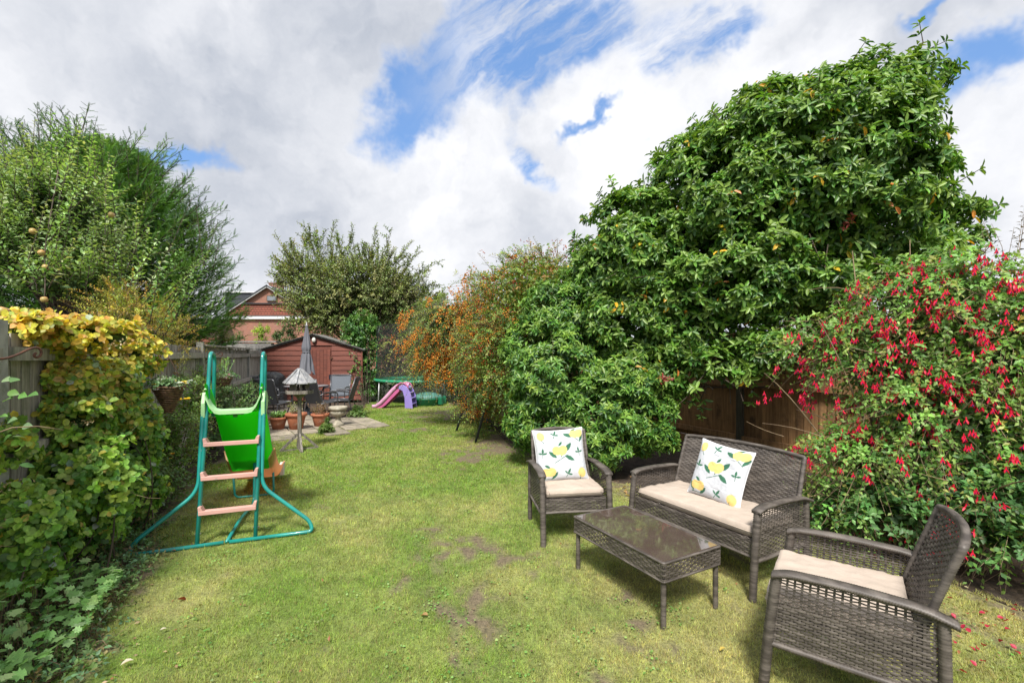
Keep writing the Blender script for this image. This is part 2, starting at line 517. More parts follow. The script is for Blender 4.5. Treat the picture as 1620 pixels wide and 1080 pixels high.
T_KITE = (np.array([(0, 0, 0), (.45, .5, .07), (.45, -.5, .07), (.5, 0, -.02), (1, 0, -.14)]), np.array([(0, 3, 1), (0, 2, 3), (3, 4, 1), (2, 4, 3)]))
T_OVAL = (np.array([(0, 0, 0), (.33, 0, -.03), (.68, 0, -.05), (1, 0, -.18), (.2, .34, .03), (.2, -.34, .03), (.5, .5, .05), (.5, -.5, .05), (.8, .3, -.02), (.8, -.3, -.02)]),
          np.array([(0, 1, 4), (0, 5, 1), (1, 6, 4), (1, 5, 7), (1, 2, 6), (1, 7, 2), (2, 8, 6), (2, 7, 9), (2, 3, 8), (2, 9, 3)]))
T_HEX = (np.array([(0, 0, -.02), (.27, .40, .07), (.27, -.40, .07), (.70, .42, .03), (.70, -.42, .03), (1, 0, -.14)]), np.array([(0, 5, 1), (1, 5, 3), (0, 2, 5), (2, 4, 5)]))
T_TRI = (np.array([(0, 0, 0), (.5, .5, 0), (.5, -.5, .06), (1, 0, 0)]), np.array([(0, 2, 1), (1, 2, 3)]))


def _frond():
    V = [(0, .035, 0), (0, -.035, 0), (1, 0, -.05)]; Fs = [(0, 1, 2)]
    for i, x in enumerate((.1, .26, .42, .58, .74)):
        L = .46 * (1 - x * .75)
        for s in (1, -1):
            b = len(V); V += [(x, s * .01, 0), (x + .11, s * .01, .01), (x + L * .75, s * L * .62, -.03)]; Fs.append((b, b + 1, b + 2) if s < 0 else (b, b + 2, b + 1))
    return np.array(V), np.array(Fs)


def _lobed():
    V = [(.42, 0, -.03)]
    out_ = [(0, 0), (.05, .30), (.22, .22), (.30, .52), (.46, .30), (.72, .46), (.74, .18), (1, 0), (.74, -.18), (.72, -.46), (.46, -.30), (.30, -.52), (.22, -.22), (.05, -.30)]
    for x, y in out_: V.append((x, y, .05 * abs(y) * 2 - .08 * x * x))
    n = len(out_)
    return np.array(V), np.array([(0, 1 + (i + 1) % n, 1 + i) for i in range(n)])


T_FROND = _frond(); T_LOBE = _lobed()


def pal(n, cols, w=None, jit=.18, r=rng):
    """n colours, drawn round the given ones"""
    C = np.array(cols, float); w = np.array(w if w else [1] * len(C), float); w /= w.sum()
    c = C[r.choice(len(C), n, p=w)]
    return np.clip(c * (1 + r.normal(0, jit, (n, 1))) * (1 + r.normal(0, .06, (n, 3))), .004, .9)


def leaf_arrays(P, D, U, L, Wd, tm):
    S = nrm(np.cross(U, D)); N_ = np.cross(D, S)
    t = tm[0]
    L = np.asarray(L)[:, None, None]; Wd = np.asarray(Wd)[:, None, None]
    V = P[:, None] + D[:, None] * t[None, :, 0:1] * L + S[:, None] * t[None, :, 1:2] * Wd + N_[:, None] * t[None, :, 2:3] * L
    k = len(t)
    Fc = (tm[1][None] + (np.arange(len(P)) * k)[:, None, None]).reshape(-1, 3)
    return V.reshape(-1, 3), Fc


class Leaves:
    """collects leaves; builds one scattered mesh and, if asked, the nearest ones as leaves of their own"""
    def __init__(s): s.a = []
    def add(s, P, D, U, L, Wd, C):
        n = len(P)
        s.a.append((P, nrm(D), nrm(U), np.broadcast_to(L, n).astype(float), np.broadcast_to(Wd, n).astype(float), C)); return s
    def cat(s): return [np.concatenate([x[i] for x in s.a]) for i in range(6)]
    def build(s, name, mat, parent, tm=T_KITE, single=0, sname='leaf', kind='stuff', keep=None, stm=None):
        P, D, U, L, Wd, C = s.cat()
        if keep is not None:
            k = keep(P); P, D, U, L, Wd, C = P[k], D[k], U[k], L[k], Wd[k], C[k]
        loc = np.array(parent.location)
        if single:
            u = P[:, 0] / np.maximum(P[:, 1], .1); z = (P[:, 2] - CH) / np.maximum(P[:, 1], .1)
            inview = (abs(u) < 1.12) & (abs(z + .03) < .74) & (P[:, 1] > .3)
            dist = np.linalg.norm(P - np.array([0, 0, CH]), axis=1)
            face = np.abs(((np.array([0, 0, CH]) - P) / dist[:, None] * U).sum(1)) * .5 + .5
            sc_ = np.where(inview, L * face / dist, 0)
            # spread them: the largest one of each small cell first
            cell = (np.floor(u * 26) * 97 + np.floor(z * 26)).astype(int)
            order = np.argsort(-sc_); seen = {}; rank = np.zeros(len(P))
            for i in order[:6000]:
                seen[cell[i]] = seen.get(cell[i], 0) + 1; rank[i] = seen[cell[i]]
            pick = sorted(order[:6000], key=lambda i: (rank[i] > 4, -sc_[i]))[:single]
            pick = np.array(pick); mask = np.ones(len(P), bool); mask[pick] = False
            st = stm or tm
            # a handful of shared meshes, one per colour
            q = np.argsort(C[pick].sum(1)); groups = np.array_split(q, 8)
            S_ = nrm(np.cross(U, D)); Nn = np.cross(D, S_)
            for g in groups:
                if len(g) == 0: continue
                cm = C[pick[g[len(g) // 2]]]
                me = npmesh(sname, st[0], st[1], mat, fcol=np.tile(cm, (len(st[1]), 1)), smooth=False)
                for i in pick[g]:
                    o = bpy.data.objects.new(sname, me); col.objects.link(o); o.parent = parent
                    m = Matrix.Identity(4)
                    for r_ in range(3):
                        m[r_][0] = D[i, r_] * L[i]; m[r_][1] = S_[i, r_] * Wd[i]; m[r_][2] = Nn[i, r_] * L[i]; m[r_][3] = P[i, r_] - loc[r_]
                    o.matrix_basis = m
            P, D, U, L, Wd, C = P[mask], D[mask], U[mask], L[mask], Wd[mask], C[mask]
        V, Fc = leaf_arrays(P - loc, D, U, L, Wd, tm)
        me = npmesh(name, V, Fc, mat, fcol=np.repeat(C, len(tm[1]), axis=0))
        o = link(name, me, parent)
        if kind: o['kind'] = kind
        return o


def whorls(P, O, k, L, Wd, cols, w=None, spread=(50, 85), droop=.15, tip=None, jit=.16, r=rng):
    """k leaves round every sprig tip"""
    n = len(P)
    a = np.where(np.abs(O[:, 2:3]) < .9, np.array([[0, 0, 1.]]), np.array([[1., 0, 0]]))
    X = nrm(np.cross(O, a)); Y = np.cross(O, X)
    PP = []; DD = []; UU = []; LL = []; CC = []
    base = pal(n, cols, w, jit, r); ph = r.random(n) * 6.28
    for j in range(k):
        az = ph + j * 2.4 + r.normal(0, .25, n)
        th = np.radians(spread[0] + (spread[1] - spread[0]) * (j / max(1, k - 1)) + r.normal(0, 9, n))
        rad = X * np.cos(az)[:, None] + Y * np.sin(az)[:, None]
        d = O * np.cos(th)[:, None] + rad * np.sin(th)[:, None]
        d[:, 2] -= droop * r.random(n)
        PP.append(P - O * (L * .25 * j / k)); DD.append(d); UU.append(nrm(O + r.normal(0, .25, (n, 3))))
        LL.append(L * (.65 + .45 * r.random(n)) * (.6 if j == 0 and tip is not None else 1))
        c = base * (1 + r.normal(0, .12, (n, 1)))
        if tip is not None and j < 2: c = c * .45 + np.array(tip) * .55
        CC.append(np.clip(c, .004, .9))
    LL = np.concatenate(LL)
    return np.concatenate(PP), nrm(np.concatenate(DD)), np.concatenate(UU), LL, LL * (Wd / L), np.concatenate(CC)


def crown_clumps(blobs, n, r=rng, cull=-.25, keepback=.3, zmin=.15, inner=.86):
    B = np.array(blobs, float); area = (B[:, 3] * B[:, 4] + B[:, 4] * B[:, 5] + B[:, 3] * B[:, 5])
    out_ = []; nn = []
    tries = 0
    while sum(len(x) for x in out_) < n and tries < 60:
        tries += 1
        m = n * 2
        i = r.choice(len(B), m, p=area / area.sum())
        d = nrm(r.normal(size=(m, 3)))
        rr = B[i, 3:6]
        P = B[i, :3] + d * rr * (.84 + .2 * r.random((m, 1)))
        Nn = nrm(d / rr)
        ok = P[:, 2] > zmin
        for j in range(len(B)):
            q = (((P - B[j, :3]) / B[j, 3:6]) ** 2).sum(1)
            ok &= ~((q < inner ** 2) & (i != j))
        tc_ = nrm(np.array([0, 0, CH]) - P)
        f = (Nn * tc_).sum(1)
        ok &= (f > cull) | (r.random(m) < keepback)
        out_.append(P[ok]); nn.append(Nn[ok])
    return np.concatenate(out_)[:n], np.concatenate(nn)[:n]


def clump_sprigs(Cp, Cn, per, rad, up=.35, r=rng, flat=.7):
    n = len(Cp)
    size = rad * (.65 + .6 * r.random((n, 1)))
    d = nrm(r.normal(size=(n, per, 3)) + Cn[:, None] * .9 + np.array([0, 0, up]))
    P = Cp[:, None] + d * size[:, None] * (.55 + .45 * r.random((n, per, 1))) * np.array([1, 1, flat])
    O = nrm(d + Cn[:, None] * .4 + np.array([0, 0, up]) + r.normal(0, .25, (n, per, 3)))
    return P.reshape(-1, 3), O.reshape(-1, 3)


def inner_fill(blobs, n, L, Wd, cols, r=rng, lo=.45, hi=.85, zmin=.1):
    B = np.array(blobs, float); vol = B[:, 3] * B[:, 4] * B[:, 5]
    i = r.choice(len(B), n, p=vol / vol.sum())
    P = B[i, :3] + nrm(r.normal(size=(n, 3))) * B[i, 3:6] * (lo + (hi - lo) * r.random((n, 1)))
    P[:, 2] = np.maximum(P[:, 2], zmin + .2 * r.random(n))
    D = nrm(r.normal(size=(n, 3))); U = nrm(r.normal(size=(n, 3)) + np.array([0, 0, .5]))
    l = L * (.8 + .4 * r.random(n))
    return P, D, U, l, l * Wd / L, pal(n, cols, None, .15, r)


def stems_np(S, E, Rd, sag=0., seg=4, wob=.0, r=rng, sides=3):
    """many thin stems from S to E as one array mesh"""
    n = len(S); t = np.linspace(0, 1, seg + 1)
    A = nrm(E - S); a = np.where(np.abs(A[:, 2:3]) < .9, np.array([[0, 0, 1.]]), np.array([[1., 0, 0]]))
    X = nrm(np.cross(A, a)); Y = np.cross(A, X)
    ln = np.linalg.norm(E - S, axis=1)
    C = S[:, None] + (E - S)[:, None] * t[None, :, None]
    bend = np.sin(t * math.pi)[None, :, None]
    C = C + (X[:, None] * r.normal(0, wob, (n, 1, 1)) + Y[:, None] * r.normal(0, wob, (n, 1, 1))) * ln[:, None, None] * bend
    C[:, :, 2] -= (np.asarray(sag) * np.ones(n))[:, None] * ln[:, None] * (4 * t * (1 - t))[None] * -1
    rad = (np.asarray(Rd) * np.ones(n))[:, None] * (1 - .6 * t)[None]
    ang = np.arange(sides) * 2 * math.pi / sides
    ring = X[:, None, None] * np.cos(ang)[None, None, :, None] + Y[:, None, None] * np.sin(ang)[None, None, :, None]
    V = C[:, :, None] + ring * rad[:, :, None, None]
    f = []
    for i in range(seg):
        for k in range(sides):
            k2 = (k + 1) % sides
            f.append((i * sides + k, i * sides + k2, (i + 1) * sides + k2, (i + 1) * sides + k))
    f = np.array(f); Fc = (f[None] + (np.arange(n) * (seg + 1) * sides)[:, None, None]).reshape(-1, 4)
    return V.reshape(-1, 3), Fc


def stems(name, S, E, Rd, mat, parent, **kw):
    if len(S) > 150: kw.setdefault('seg', 2)
    V, Fc = stems_np(np.asarray(S, float), np.asarray(E, float), Rd, **kw)
    o = link(name, npmesh(name, V - np.array(parent.location), Fc, mat, smooth=True), parent)
    if len(S) > 12: o['kind'] = 'stuff'
    return o


def skeleton(parent, base, blobs, mat, trunk_r=.08, n=24, r=rng, targets=None, fork=.45, name='trunk', multi=1):
    """tapered trunk(s) with limbs that end in the crown"""
    B = np.array(blobs, float); loc = np.array(parent.location); mb = MB()
    base = np.array(base, float); nodes = []
    top = B[:, :3].mean(0)
    for k in range(multi):
        b = base + (r.normal(0, .12, 3) * np.array([1, 1, 0]) if multi > 1 else 0)
        e = base + (top - base) * fork + (r.normal(0, .3, 3) * np.array([1, 1, .3]) if multi > 1 else 0)
        Q = [b + (e - b) * t + np.array([math.sin(t * 5 + k) * .05, math.cos(t * 4 + k) * .05, 0]) * (t * (1 - t) * 4) for t in np.linspace(0, 1, 7)]
        mb.tube([q - loc for q in Q], trunk_r, 8, [trunk_r * (1.25 if i == 0 else 1 - .07 * i) for i in range(7)])
        nodes += Q[3:]
    nodes = np.array(nodes)
    if targets is None:
        i = r.choice(len(B), n); targets = B[i, :3] + nrm(r.normal(size=(n, 3)) + np.array([0, 0, .3])) * B[i, 3:6] * .7
    for tgt in targets:
        s0 = nodes[r.integers(len(nodes))]
        mid = (s0 + tgt) / 2 + r.normal(0, .06, 3) * np.linalg.norm(tgt - s0) + np.array([0, 0, .08 * np.linalg.norm(tgt - s0)])
        Q = [(1 - t) ** 2 * s0 + 2 * t * (1 - t) * mid + t * t * tgt for t in np.linspace(0, 1, 7)]
        r0 = trunk_r * .42 / math.sqrt(multi)
        mb.tube([q - loc for q in Q], r0, 5, [max(.004, r0 * (1 - i / 6.6)) for i in range(7)])
    return mb.build(name, mat, parent)


def shoots(S, D, Ln, m, L, Wd, cols, w=None, grav=.25, ang=55, r=rng, t0=.08, jit=.16, tip=None, upb=.8, thin=0):
    """leaves set along curved shoots; returns leaf arrays and the stem end points"""
    n = len(S); Ln = np.asarray(Ln) * np.ones(n); G = np.asarray(grav) * np.ones(n)
    t = t0 + (1 - t0) * (np.arange(m)[None] + r.random((n, m)) * .6) / m
    P = S[:, None] + D[:, None] * (Ln[:, None] * t)[..., None]
    P[..., 2] -= (G * Ln)[:, None] * t ** 2
    Tn = D[:, None] * np.ones((1, m, 1)); Tn = Tn.copy(); Tn[..., 2] -= 2 * G[:, None] * t; Tn = nrm(Tn)
    a = np.where(np.abs(D[:, 2:3]) < .9, np.array([[0, 0, 1.]]), np.array([[1., 0, 0]]))
    X = nrm(np.cross(D, a))[:, None]; Y = np.cross(D[:, None], X)
    az = (r.random(n) * 6.28)[:, None] + np.arange(m)[None] * 2.4 + r.normal(0, .3, (n, m))
    rad = X * np.cos(az)[..., None] + Y * np.sin(az)[..., None]
    th = np.radians(ang + r.normal(0, 12, (n, m)))[..., None]
    d = nrm(Tn * np.cos(th) + rad * np.sin(th))
    U = nrm(np.array([0, 0, upb]) + Tn * .5 + rad * .1 + r.normal(0, .3, (n, m, 3)))
    l = L * (.7 + .5 * r.random((n, m))) * (1.1 - .35 * t)
    base = pal(n, cols, w, jit, r)
    C = base[:, None] * (1 + r.normal(0, .13, (n, m, 1)))
    if tip is not None: C = C * (1 - .6 * t[..., None] ** 2) + np.array(tip) * .6 * t[..., None] ** 2
    E = S + D * Ln[:, None]; E = E.copy(); E[:, 2] -= G * Ln
    return (P.reshape(-1, 3), d.reshape(-1, 3), U.reshape(-1, 3), l.ravel(), l.ravel() * Wd / L, np.clip(C.reshape(-1, 3), .004, .9)), E


def shrink(blobs, s):
    return [tuple(b[:3]) + tuple(max(x * .4, x - s) for x in b[3:6]) for b in blobs]


def px_blob(px, py, Y, rx, ry_px=None, depth=None):
    """ellipsoid whose centre shows at a photograph pixel; radii given in photograph pixels"""
    c = at(px, py, Y); s = Y / F
    ry_px = ry_px or rx
    return (c[0], c[1], c[2], rx * s, depth or (rx + ry_px) / 2 * s, ry_px * s)

# ------------------------------------------------------------------ ground, lawn, bed
def plane(name, x0, y0, x1, y1, z, mat):
    me = bpy.data.meshes.new(name); me.from_pydata([(x0, y0, z), (x1, y0, z), (x1, y1, z), (x0, y1, z)], [], [(0, 1, 2, 3)])
    me.materials.append(mat); return tag(link(name, me), kind='structure')


M['field'] = mk('far_ground', (.10, .12, .05), (.07, .08, .04), .95, .3)
plane('ground', -700, -300, 700, 1200, -.012, M['field'])

L_EDGE = np.array([(.8, -1.75), (1.5, -1.85), (2.06, -2.06), (2.93, -2.52), (4.2, -3.3), (5.4, -3.85), (6.9, -4.35), (8.4, -4.75), (9.6, -3.5), (10.5, -3.6), (14.4, -4.6)])
R_EDGE = np.array([(.8, 3.6), (2.0, 3.2), (2.7, 2.95), (3.4, 2.75), (4.4, 2.2), (5.1, 1.45), (6.0, .55), (7.2, .0), (8.5, -.25), (10.5, -.75), (13.5, -1.7), (14.4, -2.0)])


def lx(Y): return np.interp(Y, L_EDGE[:, 0], L_EDGE[:, 1])
def rx_(Y): return np.interp(Y, R_EDGE[:, 0], R_EDGE[:, 1])


def bump_(X, Y, px, py, r, k=1.0, sx=1.6):
    g = gnd(px, py); s = g[1] / F
    return k * np.exp(-(((X - g[0]) / (r * s * sx)) ** 2 + ((Y - g[1]) / (r * s * 2.2 * max(1, 300 / (py - HZ)) ** .6)) ** 2))


def bare(X, Y):
    """0 = thick grass, 1 = bare soil or dry thatch"""
    n = vnoise(X, Y, 3.1, 3, 5); n2 = vnoise(X, Y, 9.0, 4, 4)
    b = bump_(X, Y, 720, 905, 60, .42) + bump_(X, Y, 690, 870, 40, .25) + bump_(X, Y, 820, 990, 60, .22) + bump_(X, Y, 765, 712, 36, .8) + bump_(X, Y, 690, 655, 36, .7) + bump_(X, Y, 980, 760, 40, .5)
    b = b + bump_(X, Y, 1130, 900, 70, .2) + bump_(X, Y, 1560, 1010, 90, .45) + bump_(X, Y, 960, 990, 120, .1) + bump_(X, Y, 430, 700, 40, .35)
    edge = np.clip(1 - np.minimum(X - lx(Y), rx_(Y) - X) / .25, 0, 1.5) * .7
    n3 = vnoise(X, Y, 17.0, 5, 3)
    q = (b + edge) * (n * 1.6 + n2 * 1.6 - .95) + np.clip(n * .45 + n2 * .55 - .56, 0, 1) * 2.2 + (n3 - .5) * .7
    return np.clip((q - .22) * 3.0, 0, 1)


def yellow(X, Y):
    n = vnoise(X, Y, 1.3, 8, 5); n2 = vnoise(X, Y, 6.0, 9, 4)
    return np.clip((n * .6 + n2 * .4 - .42) * 2.2 + .08 + np.clip((X + .6) / 4, 0, .45) + .12 * np.clip((6 - Y) / 5, -1, 1), 0, 1)


G1, G2, G3, G4 = (np.array(c) for c in ((.205, .31, .052), (.43, .41, .155), (.235, .185, .115), (.13, .24, .03)))


def lawn_col(X, Y):
    y = yellow(X, Y)[:, None]; d = np.clip((vnoise(X, Y, 2.2, 15, 4) - .45) * 3, 0, 1)[:, None]
    c = G1 * (1 - y) + G2 * y
    n3 = vnoise(X, Y, 22, 61, 3)[:, None]
    return (c * (1 - .45 * d) + G4 * .45 * d) * (.68 + .80 * n3)


# lawn surface, 6 cm mesh, with its soil and thatch showing through
ny, nx = 175, 92
Yg = np.linspace(.8, 14.4, ny); tt = np.linspace(0, 1, nx)
XX = lx(Yg)[:, None] * (1 - tt) + rx_(Yg)[:, None] * tt; YY = np.repeat(Yg[:, None], nx, 1)
Zg = (vnoise(XX.ravel(), YY.ravel(), .8, 21, 3) - .5) * .03
Vg = np.stack([XX.ravel(), YY.ravel(), Zg * np.clip(np.minimum(tt, 1 - tt) * 8, 0, 1)[None].repeat(ny, 0).ravel() + .006], 1)
idx = np.arange(ny * nx).reshape(ny, nx)
Fg = np.stack([idx[:-1, :-1], idx[:-1, 1:], idx[1:, 1:], idx[1:, :-1]], -1).reshape(-1, 4)
br = bare(Vg[:, 0], Vg[:, 1])[:, None]
vc = lawn_col(Vg[:, 0], Vg[:, 1]) * .72 * (1 - br) + G3 * .8 * br
m = bpy.data.materials.new('lawn_turf'); m.use_nodes = True
N = NT(m.node_tree); b = m.node_tree.nodes['Principled BSDF']
tcn = N.n('ShaderNodeTexCoord').outputs['Object']
a = N.n('ShaderNodeAttribute', attribute_name='col').outputs['Color']
nz = N.noise(tcn, 38, 8, .75); nz2 = N.noise(tcn, 140, 4, .7)
k = N.m('ADD', N.ramp(nz, .3, .7, .45, 1.15), N.ramp(nz2, .3, .7, -.2, .3))
cn = N.n('ShaderNodeCombineColor')
for i in range(3): N.put(cn.inputs[i], k)
N.put(b.inputs['Base Color'], N.mix(1.0, a, cn.outputs[0], 'MULTIPLY')); b.inputs['Roughness'].default_value = .95
bn = N.n('ShaderNodeBump'); bn.inputs['Distance'].default_value = .012; N.put(bn.inputs['Height'], N.noise(tcn, 60, 6, .7)); N.put(b.inputs['Normal'], bn.outputs[0])
lawn = tag(link('lawn', npmesh('lawn', Vg, Fg, m, smooth=True, vcol=vc)), kind='structure')


def lawn_z(X, Y):
    return (vnoise(X, Y, .8, 21, 3) - .5) * .03 + .006


# the short grass itself
def blades(n, ylo, yhi, w, h, power, seed):
    r = np.random.default_rng(seed)
    u = r.random(n); Y = (ylo ** (1 - power) + u * (yhi ** (1 - power) - ylo ** (1 - power))) ** (1 / (1 - power))
    xl = np.maximum(lx(Y), -1.25 * Y); xr = np.minimum(rx_(Y), 1.25 * Y)
    X = xl - .05 + (xr - xl + .1) * r.random(n)
    bb = bare(X, Y); tuft = vnoise(X, Y, 14, 31, 2)
    ok = r.random(n) > bb * 1.05
    ok &= r.random(n) < (.55 + tuft * .9)
    X, Y, bb, tuft = X[ok], Y[ok], bb[ok], tuft[ok]; n = len(X)
    s = np.clip(Y / 2.6, 1, 3.2)
    a = r.random(n) * 6.283; lean = (.25 + 1.1 * r.random(n))
    D = nrm(np.stack([np.cos(a) * lean, np.sin(a) * lean, np.ones(n)], 1)); S = np.stack([-np.sin(a + r.normal(0, .5, n)), np.cos(a), np.zeros(n)], 1)
    hh = h * (.5 + .9 * r.random(n)) * (.7 + .6 * tuft) * s ** .35 * (1 - .4 * bb); ww = w * s * (.7 + .6 * r.random(n))
    P = np.stack([X, Y, lawn_z(X, Y) - .004], 1)
    V = np.stack([P - S * ww[:, None] / 2, P + S * ww[:, None] / 2, P + D * hh[:, None]], 1)
    c = lawn_col(X, Y) * (1 + r.normal(0, .2, (n, 1))) * (1 + r.normal(0, .06, (n, 3)))
    dry = r.random(n) < (.10 + .5 * bb)
    c[dry] = np.array((.34, .27, .13)) * (.6 + .6 * r.random((dry.sum(), 1)))
    return V.reshape(-1, 3), np.clip(c, .01, .8)


V1, C1 = blades(440000, 1.55, 14.3, .0036, .024, 1.75, 41)
tag(link('grass', npmesh('grass', V1, np.arange(len(V1)).reshape(-1, 3), M['grass'], fcol=C1)), kind='stuff')

# clover and litter in the turf
r3 = np.random.default_rng(17)
pc = []
while len(pc) < 260:
    y = 1.7 + 7 * r3.random() ** 1.6; x = r3.uniform(max(lx(y), -1.2 * y), min(rx_(y), 1.2 * y)); pc.append((x, y))
pc = np.array(pc); q = np.repeat(pc, 16, 0) + r3.normal(0, .045, (len(pc) * 16, 2)); n = len(q)
cl = Leaves(); ln_ = .014 * (.7 + .7 * r3.random(n))
cl.add(np.stack([q[:, 0], q[:, 1], lawn_z(q[:, 0], q[:, 1]) + .012 + .01 * r3.random(n)], 1), nrm(np.stack([r3.normal(0, 1, n), r3.normal(0, 1, n), r3.normal(.1, .2, n)], 1)), nrm(np.stack([r3.normal(0, .3, n), r3.normal(0, .3, n), np.ones(n)], 1)), ln_, ln_ * .9, pal(n, [(.14, .29, .06), (.20, .36, .09), (.26, .34, .12)]))
V_, F_ = leaf_arrays(*cl.cat()[:5], T_KITE)
tag(link('clover', npmesh('clover', V_, F_, M['leaf'], fcol=np.repeat(cl.cat()[5], 4, axis=0))), kind='stuff')
n = 1500; yy = 1.7 + 12 * r3.random(n) ** 1.3; sd_ = r3.random(n); xx = np.where(sd_ < .45, rx_(yy) - np.abs(r3.normal(0, .5, n)), np.where(sd_ < .7, lx(yy) + np.abs(r3.normal(0, .3, n)), lx(yy) + (rx_(yy) - lx(yy)) * r3.random(n)))
cl = Leaves(); ln_ = .022 * (.5 + .9 * r3.random(n))
cl.add(np.stack([xx, yy, lawn_z(xx, yy) + .016], 1), nrm(np.stack([r3.normal(0, 1, n), r3.normal(0, 1, n), r3.normal(.1, .3, n)], 1)), nrm(np.stack([r3.normal(0, .4, n), r3.normal(0, .4, n), np.ones(n)], 1)), ln_, ln_ * .5, pal(n, [(.34, .24, .13), (.22, .14, .08), (.45, .36, .20), (.30, .12, .06)]))
V_, F_ = leaf_arrays(*cl.cat()[:5], T_KITE)
tag(link('leaf_litter', npmesh('leaf_litter', V_, F_, M['leaf'], fcol=np.repeat(cl.cat()[5], 4, axis=0))), kind='stuff')

# soil of the beds at both sides
for nm, pts in (('flower_bed_soil', [(-6.6, .8), (-1.7, .8)] + [(x - .0 + .04, y) for y, x in L_EDGE[1:9]] + [(-5.4, 8.5), (-6.6, 8.5)]),
                ('hedge_bed_soil', [(x - .04, y) for y, x in R_EDGE] + [(1.4, 16.5), (6.5, 16.5), (7.5, .8)])):
    mb = MB(); mb.add([(x, y, -.004) for x, y in pts], [tuple(range(len(pts)))])
    me = mb.mesh(nm, M['soil']); bm = bmesh.new(); bm.from_mesh(me); bmesh.ops.triangulate(bm, faces=bm.faces); bmesh.ops.recalc_face_normals(bm, faces=bm.faces); bm.to_mesh(me); bm.free()
    tag(link(nm, me), kind='structure')

# ------------------------------------------------------------------ patio of stone slabs
patio = bpy.data.objects.new('patio', None); col.objects.link(patio); patio['kind'] = 'structure'
patio.location = (-4.75, 8.15, 0); patio.rotation_euler = (0, 0, R(35))
for i in range(-4, 6):
    for j in range(-1, 12):
        wx, wy = -4.75 + i * .46 * math.cos(R(35)) - j * .46 * math.sin(R(35)), 8.15 + i * .46 * math.sin(R(35)) + j * .46 * math.cos(R(35))
        if wx < -.4 * wy - 1.95 or wy > 14.0 or (i > 3 and j > 3): continue
        if (i, j) in ((4, -1), (5, -1), (2, -1), (-1, -1)): continue
        mb = MB(); mb.box((i * .46, j * .46, .012 + random.uniform(-.004, .004)), (.44, .44, .04), rz=random.uniform(-.02, .02), jit=.006)
        mb.build('paving_slab', M['slab'], patio)
mbs = MB(); mbs.box((-5.4, 11.3, -.02), (4.4, 6.0, .03)); so = mbs.build('patio_soil', M['soil']); so['kind'] = 'structure'

# ------------------------------------------------------------------ fences
FD = R(112.8)


def fence(name, label, ox, oy, nb, bay, posth, top, boards, rails, side, mats, post_w, bw=.112, capb=(), gravel=True):
    t = thing(name, label, 'fence', (ox, oy, 0), FD)
    bme = []
    for k in range(4):
        mb = MB(); h = top - .14
        V = [(-bw / 2, 0, 0), (bw / 2, .006, 0), (bw / 2, .022, 0), (-bw / 2, .010, 0)]
        hh = h + random.uniform(-.012, .012)
        mb.add([(x, y, 0) for x, y, z in V] + [(x + random.uniform(-.002, .002), y, hh) for x, y, z in V], [(3, 2, 1, 0), (4, 5, 6, 7), (0, 1, 5, 4), (1, 2, 6, 5), (2, 3, 7, 6), (3, 0, 4, 7)])
        bme.append(mb.mesh('board', mats[0]))
    pm = MB().box((0, 0, posth / 2), (post_w, post_w, posth)).mesh('post', mats[1])
    for b_ in range(nb + 1):
        o = link('post', pm, t, (b_ * bay, 0, 0)); o.rotation_euler = (random.uniform(-.012, .012), random.uniform(-.012, .012), 0)
    for b_ in range(nb):
        x0, x1 = b_ * bay + post_w / 2 + .004, (b_ + 1) * bay - post_w / 2 - .004
        n = int(round((x1 - x0) / (bw - .012)))
        for i in range(n):
            o = link('board', random.choice(bme), t, (x0 + (i + .5) * (x1 - x0) / n, 0 if side < 0 else -.022, .15 + random.uniform(-.004, .006)))
            o.rotation_euler = (0, random.uniform(-.008, .008), 0)
        for z in rails:
            tl = random.uniform(-.01, .01)
            MB().bar((x0, side * .032, z - tl), (x1, side * .032, z + tl), .05, .08).build('rail', mats[2], t)
        if gravel: MB().box(((x0 + x1) / 2, side * .006, .07), (x1 - x0, .03, .14)).build('gravel_board', mats[3], t)
    for (a_, b_) in capb:
        MB().box(((a_ + b_) / 2, side * .03, top + .035), (b_ - a_, .12, .025)).build('capping', M['fence_old'], t)
    return t


fence('timber_fence', 'weathered grey board fence with concrete posts behind the yellowing climber and the hanging baskets',
      -1.86 - .42 * .42, .42, 6, 2.3, 1.70, 1.62, 20, (.36, .92, 1.50), -1, (M['fence_old'], M['concrete'], M['fence_old'], M['concrete']), .085, capb=((6.9, 9.3), (9.34, 11.6)))
fence('timber_fence', 'orange brown board fence in the shade behind the sofa and the fuchsia',
      6.27 - .42 * .9, .9, 6, 2.11, 1.92, 1.84, 18, (.27, 1.08, 1.74), 1, (M['fence_new'], M['post_green'], M['fence_new'], M['fence_new']), .10)

# block wall at the end and its pillar beside the shed
w = thing('block_wall', 'grey concrete block wall running behind the red brown shed', 'wall', (-8.6, 15.9, 0))
bl = [MB().box((0, 0, 0), (.432, .20, .207), jit=.004).mesh('block', M['block']) for _ in range(3)]
MB().box((-.85, .03, .94), (2.1, .17, 1.87)).build('mortar', M['concrete'], w)
for r_ in range(9):
    for c_ in range(6):
        x = -1.85 + c_ * .44 + (.22 if r_ % 2 else 0)
        if x < .15: link('block', random.choice(bl), w, (x, 0, .11 + r_ * .215))
MB().box((-.85, 0, 1.98), (2.3, .26, .05)).build('coping', M['block'], w)
w = thing('brick_pillar', 'narrow pillar of small grey bricks between fence end and shed corner', 'pillar', (-7.98, 14.35, 0))
bl = MB().box((0, 0, 0), (.27, .26, .088), jit=.006).mesh('brick', M['block'])
for r_ in range(17): link('brick', bl, w, (random.uniform(-.012, .012), 0, .05 + r_ * .102))
MB().box((0, .01, .86), (.235, .22, 1.7)).build('mortar', M['concrete'], w)

